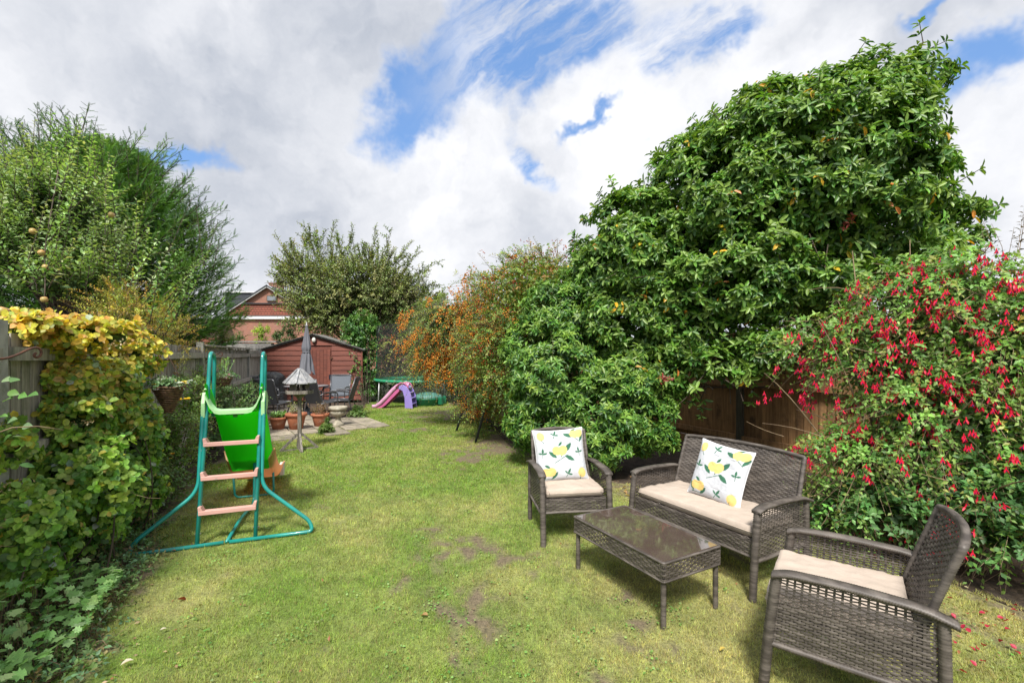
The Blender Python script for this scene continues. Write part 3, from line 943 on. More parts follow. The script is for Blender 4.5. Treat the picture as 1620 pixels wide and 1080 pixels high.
# ------------------------------------------------------------------ garden shed
sh = thing('garden_shed', 'red brown boarded shed with a low felt roof and closed door', 'shed', (-6.29, 14.2, 0), R(7))
HW, EV, RG = 1.48, 1.71, 2.14
MB().prism([(-HW + .03, .06), (HW - .03, .06), (HW - .03, EV - .03), (0, RG - .03), (-HW + .03, EV - .03)], .03, 1.3).build('wall', M['shed'], sh)
DL, DR, DT = -.12, .53, 1.70
z = .08; ph_ = .158
while z < RG - .04:
    zt = min(z + ph_, RG)
    def halfw(zz): return HW if zz <= EV else HW * (RG - zz) / (RG - EV)
    segs = [(-1, 1)] if z >= DT - .04 else [(-1, 0), (0, 1)]
    for sgm in segs:
        xl0 = -halfw(z) if sgm[0] == -1 else DR + .03; xl1 = -halfw(zt) if sgm[0] == -1 else DR + .03
        xr0 = halfw(z) if sgm[1] == 1 else DL - .03; xr1 = halfw(zt) if sgm[1] == 1 else DL - .03
        if xr0 - xl0 < .1: continue
        g = .008
        V = [(xl0, -.004, z), (xr0, -.004, z), (xr1, .014, zt - g), (xl1, .014, zt - g), (xl0, .03, z), (xr0, .03, z), (xr1, .03, zt - g), (xl1, .03, zt - g)]
        MB().add(V, [(0, 1, 2, 3), (7, 6, 5, 4), (0, 4, 5, 1), (1, 5, 6, 2), (2, 6, 7, 3), (3, 7, 4, 0)]).build('plank', M['shed'], sh)
    z += ph_
door = MB().box(((DL + DR) / 2, .012, .09 + (DT - .09) / 2), (DR - DL, .02, DT - .09)).build('door', M['shed'], sh)
for i in range(6):
    w_ = (DR - DL) / 6
    MB().box((DL + w_ * (i + .5), -.005, .1 + (DT - .12) / 2), (w_ - .008, .014, DT - .12)).build('plank', M['shed'], door)
MB().box((DR + .02, -.012, 1.42), (.10, .012, .045)).box((DR + .02, -.018, 1.42), (.03, .02, .09)).build('hinge', M['rust'], door)
MB().box((DR - .02, -.02, .82), (.05, .03, .14)).build('latch', M['darksteel'], door)
for s in (-1, 1):
    MB().box((s * (HW + .012), .0, (EV) / 2 + .03), (.045, .05, EV - .06)).build('corner_board', M['shed'], sh)
    MB().bar((s * (HW + .10), -.05, EV - .045), (0, -.05, RG + .012), .025, .07).build('barge_board', M['felt'], sh)
    mb = MB(); n = 9
    P0 = np.array([s * (HW + .11), 0, EV - .02]); P1 = np.array([0, 0, RG + .05])
    G = np.zeros((n, 6, 3))
    for i in range(n):
        for j in range(6):
            p = P0 + (P1 - P0) * i / (n - 1)
            G[i, j] = (p[0], -.09 + j * .29, p[2] + (.0 if 0 < j else -.015) + random.uniform(-.006, .006))
    mb.grid(G); G2 = G.copy(); G2[..., 2] -= .025; mb.grid(G2[::-1])
    mb.build('roof', M['felt'], sh)
lt = thing('bulkhead_light', 'small white oval lamp high on the shed gable', 'light', (-6.25, 14.165, 1.98), R(7))
MB().lathe([(.0, .0), (.055, .004), (.062, .02), (.05, .05), (.02, .068), (0, .07)], 16).build('lens', M['white'], lt)
MB().lathe([(.068, -.012), (.072, .0), (.066, .014)], 16).build('housing', M['darksteel'], lt)
for c in lt.children: c.rotation_euler = (R(90), 0, 0); c.scale = (1, 1.35, 1)

# ------------------------------------------------------------------ houses beyond
hs = thing('brick_house', 'orange brick gabled house with tile hung band and dark dormer beyond the fence', 'house', (-22.8, 42, 0))
HX, HE, HR = 4.4, 5.15, 7.95
MB().prism([(-HX, 0), (HX, 0), (HX, HE), (-HX, HE)], 0, 9).build('wall', M['brick'], hs)
def rz_(x): return HR - abs(x) / HX * (HR - HE)
MB().prism([(-HX, HE), (HX, HE), (0, HR - .05)], .06, 9).build('gable', M['brick'], hs)
for i in range(6):                                   # courses of hung tiles
    z0 = HE + .02 + i * .19; xx = HX * (HR - z0) / (HR - HE) - .15
    MB().box((0, -.06 - .0, z0 + .11), (2 * xx, .10, .185), rx=R(-14)).build('tile_course', M['redtile'], hs)
for nm, z0, z1, y in (('fascia', 4.88, 5.12, -.14), ('ledge', 6.30, 6.38, -.16)):
    xx = min(HX + .1, HX * (HR - z0) / (HR - HE))
    MB().box((0, y, (z0 + z1) / 2), (2 * xx - .1, .22, z1 - z0)).build(nm, M['whitepaint'] if nm == 'fascia' else M['slate'], hs)
MB().bar((-HX - .25, -.18, 5.17), (HX + .25, -.18, 5.17), .14, .09).build('gutter', M['slate'], hs)
for s in (-1, 1):
    MB().bar((s * (HX + .35), -.25, HE - .22), (0, -.25, HR + .02), .09, .22).build('barge_board', M['whitepaint'] if s < 0 else M['whitepaint'], hs)
    mb = MB(); e = (s * (HX + .45), HE - .18); r0 = (0, HR + .12)
    mb.add([(e[0], -.35, e[1]), (r0[0], -.35, r0[1]), (r0[0], 9.3, r0[1]), (e[0], 9.3, e[1]), (e[0], -.35, e[1] - .12), (r0[0], -.35, r0[1] - .12), (r0[0], 9.3, r0[1] - .12), (e[0], 9.3, e[1] - .12)],
           [(0, 1, 2, 3), (7, 6, 5, 4), (0, 4, 5, 1), (2, 6, 7, 3), (1, 5, 6, 2), (3, 7, 4, 0)])
    mb.build('roof', M['slate'], hs)
dm = MB().prism([(-4.35, 4.95), (-.9, 7.2), (-.9, 7.42), (-4.35, 7.42)], .5, 8).build('dormer', M['slate'], hs)
MB().box((-2.55, 4.2, 7.47), (3.8, 7.7, .09)).build('dormer_roof', M['whitepaint'], hs)
wn = MB().box((.35, -.02, 6.82), (.95, .14, .56)).build('window', M['browntile'], hs)
MB().box((.35, -.1, 6.82), (.78, .03, .40)).build('pane', M['glass'], wn)
ch = MB().box((-.9, 3.2, 8.0), (1.15, .8, 1.3)).build('chimney', M['brick'], hs)
MB().box((-.9, 3.2, 8.68), (1.25, .9, .1)).build('chimney_cap', M['redtile'], ch)
an = MB(); an.tube([(.1, 3, 8), (.1, 3, 9.5)], .022, 5)
for k in range(6): an.tube([(-.25, 2.6 + k * .16, 9.42), (.45, 2.6 + k * .16, 9.42)], .012, 4)
an.tube([(.1, 2.5, 9.42), (.1, 3.5, 9.42)], .012, 4); an.build('aerial', M['steel'], hs)
MB().tube([(-HX - .05, -.1, 5.05), (-HX + .1, -.1, 4.8), (-HX + .1, -.1, 0)], .06, 6).build('drainpipe', M['slate'], hs)
MB().box((5.2, 1.5, 2.4), (1.4, 3, 4.8)).build('side_bay', M['whitepaint'], hs)

h2 = thing('outbuilding', 'low brown roofed outbuilding with a red ridge left of the brick house', 'outbuilding', (-27.6, 40, 0))
MB().prism([(-2.6, 0), (1.6, 0), (1.6, 3.1), (-2.6, 3.1)], 0, 4).build('wall', M['brick'], h2)
mb = MB(); mb.prism([(-2.9, 3.0), (1.8, 3.0), (1.1, 4.7), (-.6, 4.7)], -.3, 4.3); mb.build('roof', M['browntile'], h2)
MB().box((-.5, -.5, 2.75), (4.9, .5, .5)).build('ridge_tiles', M['redtile'], h2)

h3 = thing('bungalow', 'bungalow with a broad brown hipped roof rising behind the tree', 'house', (-12.6, 40, 0))
MB().prism([(-5.4, 0), (6.0, 0), (6.0, 4.9), (-5.4, 4.9)], .4, 10).build('wall', M['brick'], h3)
mb = MB(); mb.add([(-6, 0, 4.8), (6.6, 0, 4.8), (6.6, 10.5, 4.8), (-6, 10.5, 4.8), (-.6, 5, 9.5), (.1, 5.6, 9.5)], [(0, 1, 5, 4), (1, 2, 5), (2, 3, 4, 5), (3, 0, 4), (3, 2, 1, 0)])
mb.build('roof', M['browntile'], h3)

# ------------------------------------------------------------------ large evergreen shrub on the right
GREEN = [(.085, .20, .028), (.12, .25, .036), (.055, .14, .028), (.17, .30, .05)]
bs_blobs = [px_blob(1262, 290, 5.8, 170, 152), px_blob(1175, 335, 6.0, 150, 140), px_blob(1385, 172, 5.5, 62, 84), px_blob(1240, 230, 5.9, 110, 85), px_blob(1345, 320, 5.4, 118, 110),
            px_blob(1020, 410, 6.3, 100, 115), px_blob(1015, 520, 6.3, 105, 90), px_blob(1160, 440, 5.7, 120, 95, .9), px_blob(1475, 322, 5.6, 62, 40), px_blob(1440, 290, 5.6, 60, 45), px_blob(1505, 345, 5.7, 48, 26), px_blob(1310, 495, 5.6, 70, 38), px_blob(1480, 385, 5.7, 60, 35), px_blob(1400, 405, 5.5, 95, 50), px_blob(1465, 395, 5.6, 60, 45), px_blob(955, 450, 6.7, 55, 80), px_blob(985, 600, 6.1, 95, 60),
            px_blob(1130, 590, 5.5, 70, 42, .45), px_blob(1215, 560, 5.2, 50, 40, .4), px_blob(1285, 450, 5.2, 100, 40, .7), px_blob(1070, 500, 5.9, 80, 80), px_blob(1392, 240, 5.5, 45, 60), px_blob(1012, 355, 6.2, 60, 60), px_blob(1090, 268, 6.1, 58, 42), px_blob(1450, 122, 5.4, 50, 36), px_blob(1465, 165, 5.4, 40, 40), px_blob(1380, 125, 5.5, 45, 34)]
bs_blobs = shrink(bs_blobs, .16)
t = thing('evergreen_shrub', 'huge domed glossy green evergreen shrub towering over the right hand fence', 'shrub', (3.3, 6.3, 0))
skeleton(t, (4.7, 6.9, 0), bs_blobs, M['bark'], .085, 60, multi=4, fork=.5, name='trunk')
cp, cn_ = crown_clumps(bs_blobs, 405, r=np.random.default_rng(12), cull=-.2, keepback=.15, zmin=1.0)
lv = Leaves(); P, O = clump_sprigs(cp, cn_, 31, .30, up=.5)
ok = ~((P[:, 2] < 1.3) & (P[:, 0] > 2.2))
lv.add(*whorls(P[ok], O[ok], 7, .099, .042, GREEN, [3, 3, 2, 2], (52, 92), .35, tip=(.26, .38, .07), jit=.22))
# ragged longer shoots that break the outline
ks = rng.choice(len(cp), 150, replace=False); rl = rng.uniform(.22, .48, 150)[:, None]; od_ = nrm(cn_[ks] + np.array([0, 0, .45]) + rng.normal(0, .3, (150, 3)))
RP = np.concatenate([cp[ks] + od_ * rl * f_ for f_ in (.5, .75, 1.0)]); RO = np.concatenate([od_] * 3)
lv.add(*whorls(RP, RO, 6, .11, .045, GREEN, [3, 3, 2, 2], (45, 85), .3, tip=(.26, .38, .07), jit=.2))
ragS, ragE = cp[ks], cp[ks] + od_ * rl
k_ = rng.choice(len(P), 170); lv.add(*whorls(P[k_] + O[k_] * .05, O[k_], 2, .105, .045, [(.70, .45, .03), (.62, .36, .03), (.55, .20, .04)], None, (70, 120), .6))
P2 = inner_fill(bs_blobs, 16000, .14, .065, GREEN, hi=.95); lv.add(*P2)
lv.build('foliage', M['gloss'], t, T_HEX, single=260, stm=T_OVAL)
s0 = cp + rng.normal(0, .12, cp.shape) - cn_ * .5
stems('twigs', np.r_[s0, ragS], np.r_[cp + cn_ * .05, ragE], .009, M['bark'], t, wob=.08)

# ------------------------------------------------------------------ whorled green shrub behind the left armchair
ch_blobs = [px_blob(880, 500, 6.7, 62, 62), px_blob(855, 560, 6.6, 60, 60), px_blob(880, 590, 6.3, 80, 90), px_blob(975, 640, 5.9, 90, 85), px_blob(910, 510, 6.6, 65, 65), px_blob(1030, 675, 5.6, 42, 50), px_blob(850, 660, 6.2, 50, 60), px_blob(930, 700, 5.7, 90, 45)]
ch_blobs = shrink(ch_blobs, .13)
t = thing('evergreen_shrub', 'bushy shrub of starry bright green leaf whorls behind the left armchair', 'shrub', (.9, 6.2, 0))
skeleton(t, (.9, 6.2, 0), ch_blobs, M['paletwig'], .03, 40, multi=5, fork=.35)
cp, cn_ = crown_clumps(ch_blobs, 230, cull=-.2, keepback=.3, zmin=.1)
lv = Leaves(); P, O = clump_sprigs(cp, cn_, 24, .20, up=.5)
CG = [(.08, .20, .032), (.12, .25, .04), (.05, .135, .032), (.21, .34, .055)]
lv.add(*whorls(P, O, 8, .092, .030, CG, [3, 3, 2.5, 1], (50, 90), .2, tip=(.25, .40, .06)))
lv.add(*inner_fill(ch_blobs, 4000, .10, .035, CG, hi=.8))
lv.build('foliage', M['gloss'], t, T_KITE, single=260, stm=T_OVAL)
stems('twigs', cp + rng.normal(0, .1, cp.shape) - cn_ * .35, cp + cn_ * .05, .006, M['paletwig'], t, wob=.1)

# sprigs of red young leaves caught in the shrub
for nm, px, py, Y in (('red leafed sprig hanging in the large shrub above the sofa', 1052, 600, 5.3), ('red leafed sprig in the shade at the foot of the large shrub', 965, 612, 5.75), ('pinkish dead sprig high on the large shrub', 1340, 352, 4.75)):
    c = at(px, py, Y); t = thing('leaf_sprig', nm, 'sprig', c)
    p = c + rng.normal(0, .05, (6, 3)); lv = Leaves(); lv.add(*whorls(p, nrm(rng.normal(size=(6, 3)) + [0, -.5, .3]), 4, .065, .026, [(.30, .06, .045), (.22, .04, .03)], None, (50, 85), .3))
    lv.build('leaves', M['gloss'], t, T_OVAL)
    MB().tube([(0, .3, .1), (0, 0, 0)], .004, 4).build('stem', M['bark'], t)


def berries(name, P, r, cols, mat, parent, w=None):
    n = len(P); o = np.array([(1, 0, 0), (0, 1, 0), (-1, 0, 0), (0, -1, 0), (0, 0, 1), (0, 0, -1)]) * 1.0
    f = np.array([(0, 1, 4), (1, 2, 4), (2, 3, 4), (3, 0, 4), (1, 0, 5), (2, 1, 5), (3, 2, 5), (0, 3, 5)])
    s = r * (.7 + .6 * rng.random((n, 1, 1)))
    V = (P - np.array(parent.location))[:, None] + o[None] * s
    Fc = (f[None] + (np.arange(n) * 6)[:, None, None]).reshape(-1, 3)
    C = pal(n, cols, w, .12)
    ob = link(name, npmesh(name, V.reshape(-1, 3), Fc, mat, fcol=np.repeat(C, 8, axis=0), smooth=True), parent); ob['kind'] = 'stuff'
    return ob


# ------------------------------------------------------------------ red berried bush
rb = [px_blob(835, 480, 7.6, 85, 90), px_blob(865, 430, 7.9, 55, 40), px_blob(790, 570, 7.7, 60, 90), px_blob(855, 590, 7.1, 60, 85), px_blob(790, 640, 7.9, 40, 50), px_blob(760, 620, 8.2, 35, 50)]
rb = shrink(rb, .20)
t = thing('berry_bush', 'tall arching bush flecked with red berries between the orange berries and the large shrub', 'bush', (.5, 8.0, 0))
skeleton(t, (.5, 8.0, 0), rb, M['bark'], .04, 36, multi=4, fork=.4)
cp, cn_ = crown_clumps(rb, 205, cull=-.25, keepback=.3, zmin=.4)
S, D = clump_sprigs(cp, cn_, 8, .22, up=.3)
lv = Leaves(); RG_ = [(.16, .28, .05), (.24, .35, .07), (.11, .20, .045), (.33, .34, .08), (.34, .20, .06)]
a, E = shoots(S, D, .30, 14, .046, .022, RG_, [3, 3, 2, 2, .6], .5, 60); lv.add(*a)
# loose whips against the sky
c0 = np.array([at(x, y, 7.8) for x, y in ((800, 475), (845, 440), (870, 430), (895, 430), (820, 450), (780, 490), (860, 430), (905, 440))])
S2 = np.repeat(c0, 5, 0) + rng.normal(0, .12, (40, 3)); D2 = nrm(np.array([-.25, 0, 1.]) + rng.normal(0, .3, (40, 3)))
a, E2 = shoots(S2, D2, .6, 20, .045, .02, [(.20, .22, .07), (.26, .16, .07)], None, .25, 60); lv.add(*a)
lv.add(*inner_fill(rb, 19000, .065, .035, RG_, lo=.3, hi=1.1))
lv.build('foliage', M['leaf'], t, T_KITE)
stems('twigs', np.r_[S, S2], np.r_[E, E2], .004, M['bark'], t, wob=.02)
bo = S[S[:, 0] < at(815, 500, 7.7)[0]]; bo = np.repeat(bo[rng.choice(len(bo), 150)], 14, 0) + rng.normal(0, .045, (2100, 3)) - np.array([0, .08, 0])
berries('orange_berries', bo, .011, [(.66, .28, .04), (.72, .36, .06)], M['petal'], t)
bp = np.r_[S[rng.choice(len(S), 620)], S2[rng.choice(40, 60)] + D2[rng.choice(40, 60)] * .4]; bp = np.repeat(bp, 4, 0) + rng.normal(0, .03, (len(bp) * 4, 3)) + np.array([0, -.03, 0])
berries('berries', bp, .011, [(.42, .06, .025), (.50, .12, .03), (.35, .03, .02)], M['petal'], t)

# ------------------------------------------------------------------ orange berried bush
ob_ = [px_blob(715, 520, 9.6, 70, 62), px_blob(655, 548, 10.4, 46, 30), px_blob(760, 462, 9.0, 38, 34), px_blob(705, 575, 9.6, 58, 36), px_blob(775, 550, 8.8, 40, 70), px_blob(680, 500, 10.2, 45, 30), px_blob(740, 440, 9.2, 30, 18)]
ob_ = shrink(ob_, .26)
t = thing('berry_bush', 'drooping bush loaded with clusters of orange berries beside the trampoline', 'bush', (-.8, 10.2, 0))
skeleton(t, (-.8, 10.2, 0), ob_, M['bark'], .045, 30, multi=3, fork=.55)
cp, cn_ = crown_clumps(ob_, 220, cull=-.25, keepback=.3, zmin=.8)
S, D = clump_sprigs(cp, cn_, 7, .26, up=.1)
lv = Leaves(); a, E = shoots(S, D, .36, 14, .055, .022, [(.13, .21, .045), (.19, .27, .055), (.30, .32, .08)], None, .8, 55); lv.add(*a)
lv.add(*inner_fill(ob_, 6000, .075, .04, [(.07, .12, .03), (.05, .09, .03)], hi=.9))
lv.build('foliage', M['leaf'], t, T_KITE); stems('twigs', S, E, .004, M['bark'], t)
front = np.array([px_blob(x, y, Y, r)[:3] for x, y, Y, r in ((610, 540, 10.2, 1), (630, 545, 10.0, 1), (720, 500, 9.3, 1), (655, 530, 10.0, 1), (640, 530, 10.0, 1), (665, 550, 9.9, 1), (690, 530, 9.5, 1), (730, 560, 9.1, 1), (800, 560, 8.3, 1), (760, 480, 8.8, 1), (700, 560, 9.3, 1), (765, 450, 8.9, 1), (750, 520, 8.9, 1), (700, 600, 9.3, 1), (775, 590, 8.5, 1), (770, 640, 8.5, 1), (640, 580, 10.0, 1))])
near = np.min(np.linalg.norm(cp[:, None] - front[None], axis=2), axis=1)
sel = cp[np.argsort(near)[:150]]; sel = sel[rng.choice(len(sel), 260)] + rng.normal(0, .14, (260, 3))
pp = []
for c in sel:
    L_ = rng.uniform(.25, .55); m_ = 44
    tt_ = rng.random(m_); dd = nrm(np.array([rng.normal(0, .4), -.35 + rng.normal(0, .25), -.7]))
    pp.append(c + np.array([0, -.16, .08]) + dd * (tt_ * L_)[:, None] + rng.normal(0, .035, (m_, 3)))
berries('berries', np.concatenate(pp), .0135, [(.66, .28, .04), (.74, .38, .06), (.58, .20, .03)], M['petal'], t)

# ------------------------------------------------------------------ fuchsia
fb = [px_blob(1510, 480, 3.5, 125, 95, .5), px_blob(1590, 470, 3.3, 60, 50, .3), px_blob(1420, 570, 3.6, 110, 95, .45), px_blob(1330, 525, 3.8, 75, 38, .25), px_blob(1420, 470, 3.7, 70, 45, .3), px_blob(1500, 660, 3.3, 130, 100, .5), px_blob(1600, 560, 3.2, 110, 120, .5),
      px_blob(1390, 720, 3.5, 100, 60, .4), px_blob(1340, 790, 3.5, 60, 55, .3), px_blob(1600, 780, 3.0, 90, 110, .4), px_blob(1290, 545, 3.9, 50, 25, .2)]
fb = shrink(fb, .12)
t = thing('fuchsia_bush', 'arching fuchsia covered in hanging red flowers at the right edge', 'bush', (3.1, 3.5, 0))
tg = np.array([np.array(b_[:3]) + rng.normal(0, .25, 3) for b_ in fb for _ in range(8)])
sk0 = np.repeat(np.array([[3.1, 3.5, 0]]), len(tg), 0) + rng.normal(0, .15, (len(tg), 3)) * np.array([1, 1, 0])
stems('branch', sk0, tg, .009, M['paletwig'], t, sag=.12, seg=8, wob=.05, sides=5)
cp, cn_ = crown_clumps(fb, 330, cull=-.35, keepback=.3, zmin=.25, inner=.75)
S, D = clump_sprigs(cp - cn_ * .08, cn_, 5, .17, up=.2)
D = nrm(D + np.array([-.15, -.1, 0]))
FG = [(.14, .33, .06), (.20, .42, .08), (.09, .23, .05), (.28, .46, .10), (.38, .40, .09)]
lv = Leaves(); a, E = shoots(S, D, .30, 13, .044, .024, FG, [3, 3, 2, 2, .6], .7, 60, tip=(.22, .26, .07)); lv.add(*a)
ii = rng.choice(len(S), 22)
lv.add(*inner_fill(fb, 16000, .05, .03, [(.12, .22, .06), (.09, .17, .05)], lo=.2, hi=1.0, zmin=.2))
# wiry branches out against the sky
S3 = np.array([at(1600, 440, 3.3), at(1605, 420, 3.3), at(1590, 430, 3.4), at(1612, 400, 3.2), at(1560, 430, 3.5), at(1585, 420, 3.4)]); D3 = nrm(np.array([[.05, 0, 1], [.15, 0, 1], [-.15, 0, .6], [.1, 0, 1], [-.1, 0, 1], [-.3, 0, .8]]))
a, E3 = shoots(S3, D3, .42, 16, .04, .016, [(.06, .08, .07), (.09, .07, .06)], None, .1, 70); lv.add(*a)
lv.build('foliage', M['leaf'], t, T_KITE, single=180, stm=T_OVAL)
stems('twigs', np.r_[S, S3], np.r_[E, E3], .0028, M['paletwig'], t, wob=.03)
S4 = fb_s = np.array([at(1330, 800, 3.1), at(1400, 560, 3.2), at(1480, 480, 3.1), at(1560, 600, 2.9), at(1300, 690, 3.4), at(1440, 640, 3.05), at(1500, 760, 2.9), at(1380, 470, 3.4), at(1240, 690, 3.6)])
D4 = np.array([[.12, 0, .25], [-.25, 0, .05], [.2, 0, -.2], [.25, 0, -.2], [-.45, 0, .1], [.3, -.05, -.3], [-.2, 0, .05], [-.5, 0, .05], [-.3, 0, .12]])
for q in range(9): stems('whip', S4[q:q + 1], S4[q:q + 1] + D4[q:q + 1], .0035, M['paletwig'], t, wob=.06)


def flower_mesh(k):
    """one hanging fuchsia flower: tube, four sepals, violet skirt, stamens"""
    V = []; Fs = []; C = []
    def ring(z, r, n=6): 
        b = len(V); V.extend([(r * math.cos(2 * math.pi * i / n), r * math.sin(2 * math.pi * i / n), z) for i in range(n)]); return b
    red = (.68, .012, .05); vio = (.16, .012, .20)
    rs = [ring(0, .0018), ring(-.012, .004), ring(-.018, .0035)]
    for a, b in zip(rs[:-1], rs[1:]):
        for i in range(6): Fs.append((a + i, a + (i + 1) % 6, b + (i + 1) % 6)); Fs.append((a + i, b + (i + 1) % 6, b + i)); C += [red, red]
    for i in range(4):
        a = i * math.pi / 2 + .3; ca, sa = math.cos(a), math.sin(a); sp = (.010, .014, .006)[k]
        b = len(V); V.extend([(ca * .003 - sa * .004, sa * .003 + ca * .004, -.017), (ca * .003 + sa * .004, sa * .003 - ca * .004, -.017), (ca * sp - sa * .0045, sa * sp + ca * .0045, -.028), (ca * sp + sa * .0045, sa * sp - ca * .0045, -.028), (ca * sp * 1.5, sa * sp * 1.5, -.040)])
        Fs += [(b, b + 1, b + 3), (b, b + 3, b + 2), (b + 2, b + 3, b + 4)]; C += [red] * 3
    a_, b_ = ring(-.018, .003), ring(-.032, .0065)
    for i in range(6): Fs.append((a_ + i, a_ + (i + 1) % 6, b_ + (i + 1) % 6)); Fs.append((a_ + i, b_ + (i + 1) % 6, b_ + i)); C += [vio, vio]
    b = len(V); V.extend([(-.0007, 0, -.03), (.0007, 0, -.03), (0, 0, -.055)]); Fs.append((b, b + 1, b + 2)); C.append(red)
    return np.array(V), np.array(Fs), np.array(C)


fm = []
for k in range(3):
    V, Fs, C = flower_mesh(k); fm.append((V, Fs, C, npmesh('flower', V * 1.06, Fs, M['petal'], fcol=C)))
cc_ = E[rng.choice(len(E), 1500)]
dens = vnoise(cc_[:, 0], cc_[:, 2], 3.0, 77, 3) + .18 * (cc_[:, 2] > .9) + .22 * (cc_[:, 2] > 1.35) - .12 * (cc_[:, 2] < .7)
cc_ = cc_[dens > .47][:640]
cand = []
for c in cc_:                                  # flowers hang in a string below each arching stem end
    k_ = rng.integers(2, 7); u_ = rng.random(k_); dx_ = rng.normal(0, .5)
    cand.append(c + np.stack([u_ * dx_ * .12, rng.normal(0, .012, k_) - .02, -u_ * .12], 1) + rng.normal(0, .014, (k_, 3)))
cand = np.concatenate(cand)
cand = cand[rng.permutation(len(cand))[:2300]]
order = np.argsort(np.linalg.norm(cand - np.array([0, 0, CH]), axis=1)); cand = cand[order]
pick = np.zeros(len(cand), bool); pick[rng.choice(min(900, len(cand)), min(290, len(cand)), replace=False)] = True
for p in cand[pick]:
    o = bpy.data.objects.new('flower', random.choice(fm)[3]); col.objects.link(o); o.parent = t
    o.location = p - np.array(t.location); o.rotation_euler = (rng.normal(0, .25), rng.normal(0, .25), rng.random() * 6); o.scale = [rng.uniform(.8, 1.2)] * 3
rest = cand[~pick]; V, Fs, C, _ = fm[0]
VV = (rest - np.array(t.location))[:, None] + V[None] * 1.06
o = link('flowers', npmesh('flowers', VV.reshape(-1, 3), (Fs[None] + (np.arange(len(rest)) * len(V))[:, None, None]).reshape(-1, 3), M['petal'], fcol=np.tile(C, (len(rest), 1))), t); o['kind'] = 'stuff'

# leafy shrub low on the right
lb = [px_blob(1560, 770, 3.1, 100, 70, .35), px_blob(1420, 800, 3.3, 90, 55, .35), px_blob(1590, 850, 2.9, 60, 50, .3), px_blob(1320, 820, 3.6, 45, 45, .25), px_blob(1600, 700, 3.2, 70, 45, .3)]
lb = shrink(lb, .10)
t = thing('leafy_shrub', 'low mid green leafy shrub under the fuchsia behind the nearest armchair', 'shrub', (3.0, 3.2, 0))
cp, cn_ = crown_clumps(lb, 110, cull=-.3, keepback=.3, zmin=.15, inner=.75)
S, D = clump_sprigs(cp - cn_ * .06, cn_, 8, .14, up=.5)
lv = Leaves(); a, E = shoots(S, D, .16, 8, .055, .032, [(.10, .24, .07), (.15, .31, .09), (.07, .17, .05)], None, .3, 62); lv.add(*a)
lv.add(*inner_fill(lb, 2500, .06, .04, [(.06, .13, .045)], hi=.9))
lv.build('foliage', M['leaf'], t, T_KITE, single=120, stm=T_OVAL)
S_ = cp - cn_ * .3; stems('twigs', np.r_[S, np.stack([cp[:, 0], cp[:, 1], cp[:, 2] * 0], 1)[:40] * .5 + np.array([1.5, 1.6, 0])], np.r_[E, cp[:40]], .003, M['paletwig'], t)

# ------------------------------------------------------------------ conifer on the left
cx, cy = -9.4, 10.4
t = thing('conifer', 'tall dark feathery conifer behind the apple tree', 'tree', (cx, cy, 0))
MB().tube([(0, 0, 0), (.05, 0, 3), (0, .05, 6.0)], .18, 8, [.2, .13, .03]).build('trunk', M['bark'], t)
rr = np.random.default_rng(3)
n = 900; hz = rr.random(n) ** .8; ang = rr.random(n) * 6.283
def crad(h): return (2.6 * (1 - h ** 2.1) ** .62 + .12) * np.clip(.78 + h * .9, .78, 1)
base_z = .5 + hz * 5.5
leadc = np.array([at(x, y, 9.8 + .5 * (i % 3)) for i, (x, y) in enumerate(((95, 195), (125, 186), (155, 186), (60, 222), (20, 205), (190, 245), (228, 232), (255, 288), (300, 292), (345, 345), (325, 372), (210, 275), (280, 330), (172, 215)))])
rad_ = crad(hz) * (.88 + .22 * vnoise(ang * 2, hz * 6, 1.0, 5, 3))
tip = np.stack([cx + np.cos(ang) * rad_, cy + np.sin(ang) * rad_, base_z + .25], 1)
st = np.stack([cx + np.cos(ang) * rad_ * .45, cy + np.sin(ang) * rad_ * .45, base_z - .35], 1)
keep = (np.sin(ang) < .25) | (rr.random(n) < .3)
tip, st = tip[keep], st[keep]; D = nrm(tip - st); Ln = np.linalg.norm(tip - st, axis=1)
lv = Leaves(); CN = [(.10, .23, .04), (.14, .29, .05), (.07, .17, .045), (.24, .38, .06)]
a, E = shoots(st, D, Ln * 1.12, 26, .34, .24, CN, [3, 3, 2, 1.2], -.08, 38, t0=.35, upb=.9, jit=.14, tip=(.10, .22, .05)); lv.add(*a)
# leaders
n5 = len(leadc) * 3; S5 = np.repeat(leadc, 3, 0) + rr.normal(0, .16, (n5, 3)) * [1, 1, .6] + np.array([-.08, -.2, -1.15]); D5 = nrm(np.array([.08, 0, 1.]) + rr.normal(0, .10, (n5, 3)))
L5 = np.where(np.arange(n5) % 3 == 0, 1.35, 1.0)
a, E5 = shoots(S5, D5, L5, 22, .24, .15, [(.06, .13, .07), (.08, .16, .07)], None, 0, 55, t0=.05); lv.add(*a)
# outward plumes on the right edge
n6 = 300; h6 = rr.random(n6); a6 = rr.uniform(-2.7, .3, n6); r6 = crad(h6 * .95)
S6 = np.stack([cx + np.cos(a6) * r6 * .9, cy + np.sin(a6) * r6 * .9, .9 + h6 * 5.0], 1); D6 = nrm(np.stack([np.cos(a6), np.sin(a6) * .5, .75 + .3 * rr.random(n6)], 1))
a, E6 = shoots(S6, D6, .65 + .5 * rr.random(n6), 16, .24, .15, [(.06, .14, .05), (.09, .20, .05), (.15, .28, .06)], None, .1, 42, t0=.1); lv.add(*a)
lv.build('foliage', M['needle'], t, T_FROND)
stems('branches', np.r_[st, S5, S6], np.r_[E, E5, E6], .012, M['bark'], t)
mbk = MB()
G = np.zeros((12, 20, 3))
for i in range(12):
    for j in range(20):
        q = crad(i / 11 * .94) * .50; an_ = j / 19 * 2 * math.pi
        G[i, j] = (math.cos(an_) * q * (1 + .15 * math.sin(j * 2.3 + i)), math.sin(an_) * q, .4 + i / 11 * 4.7)
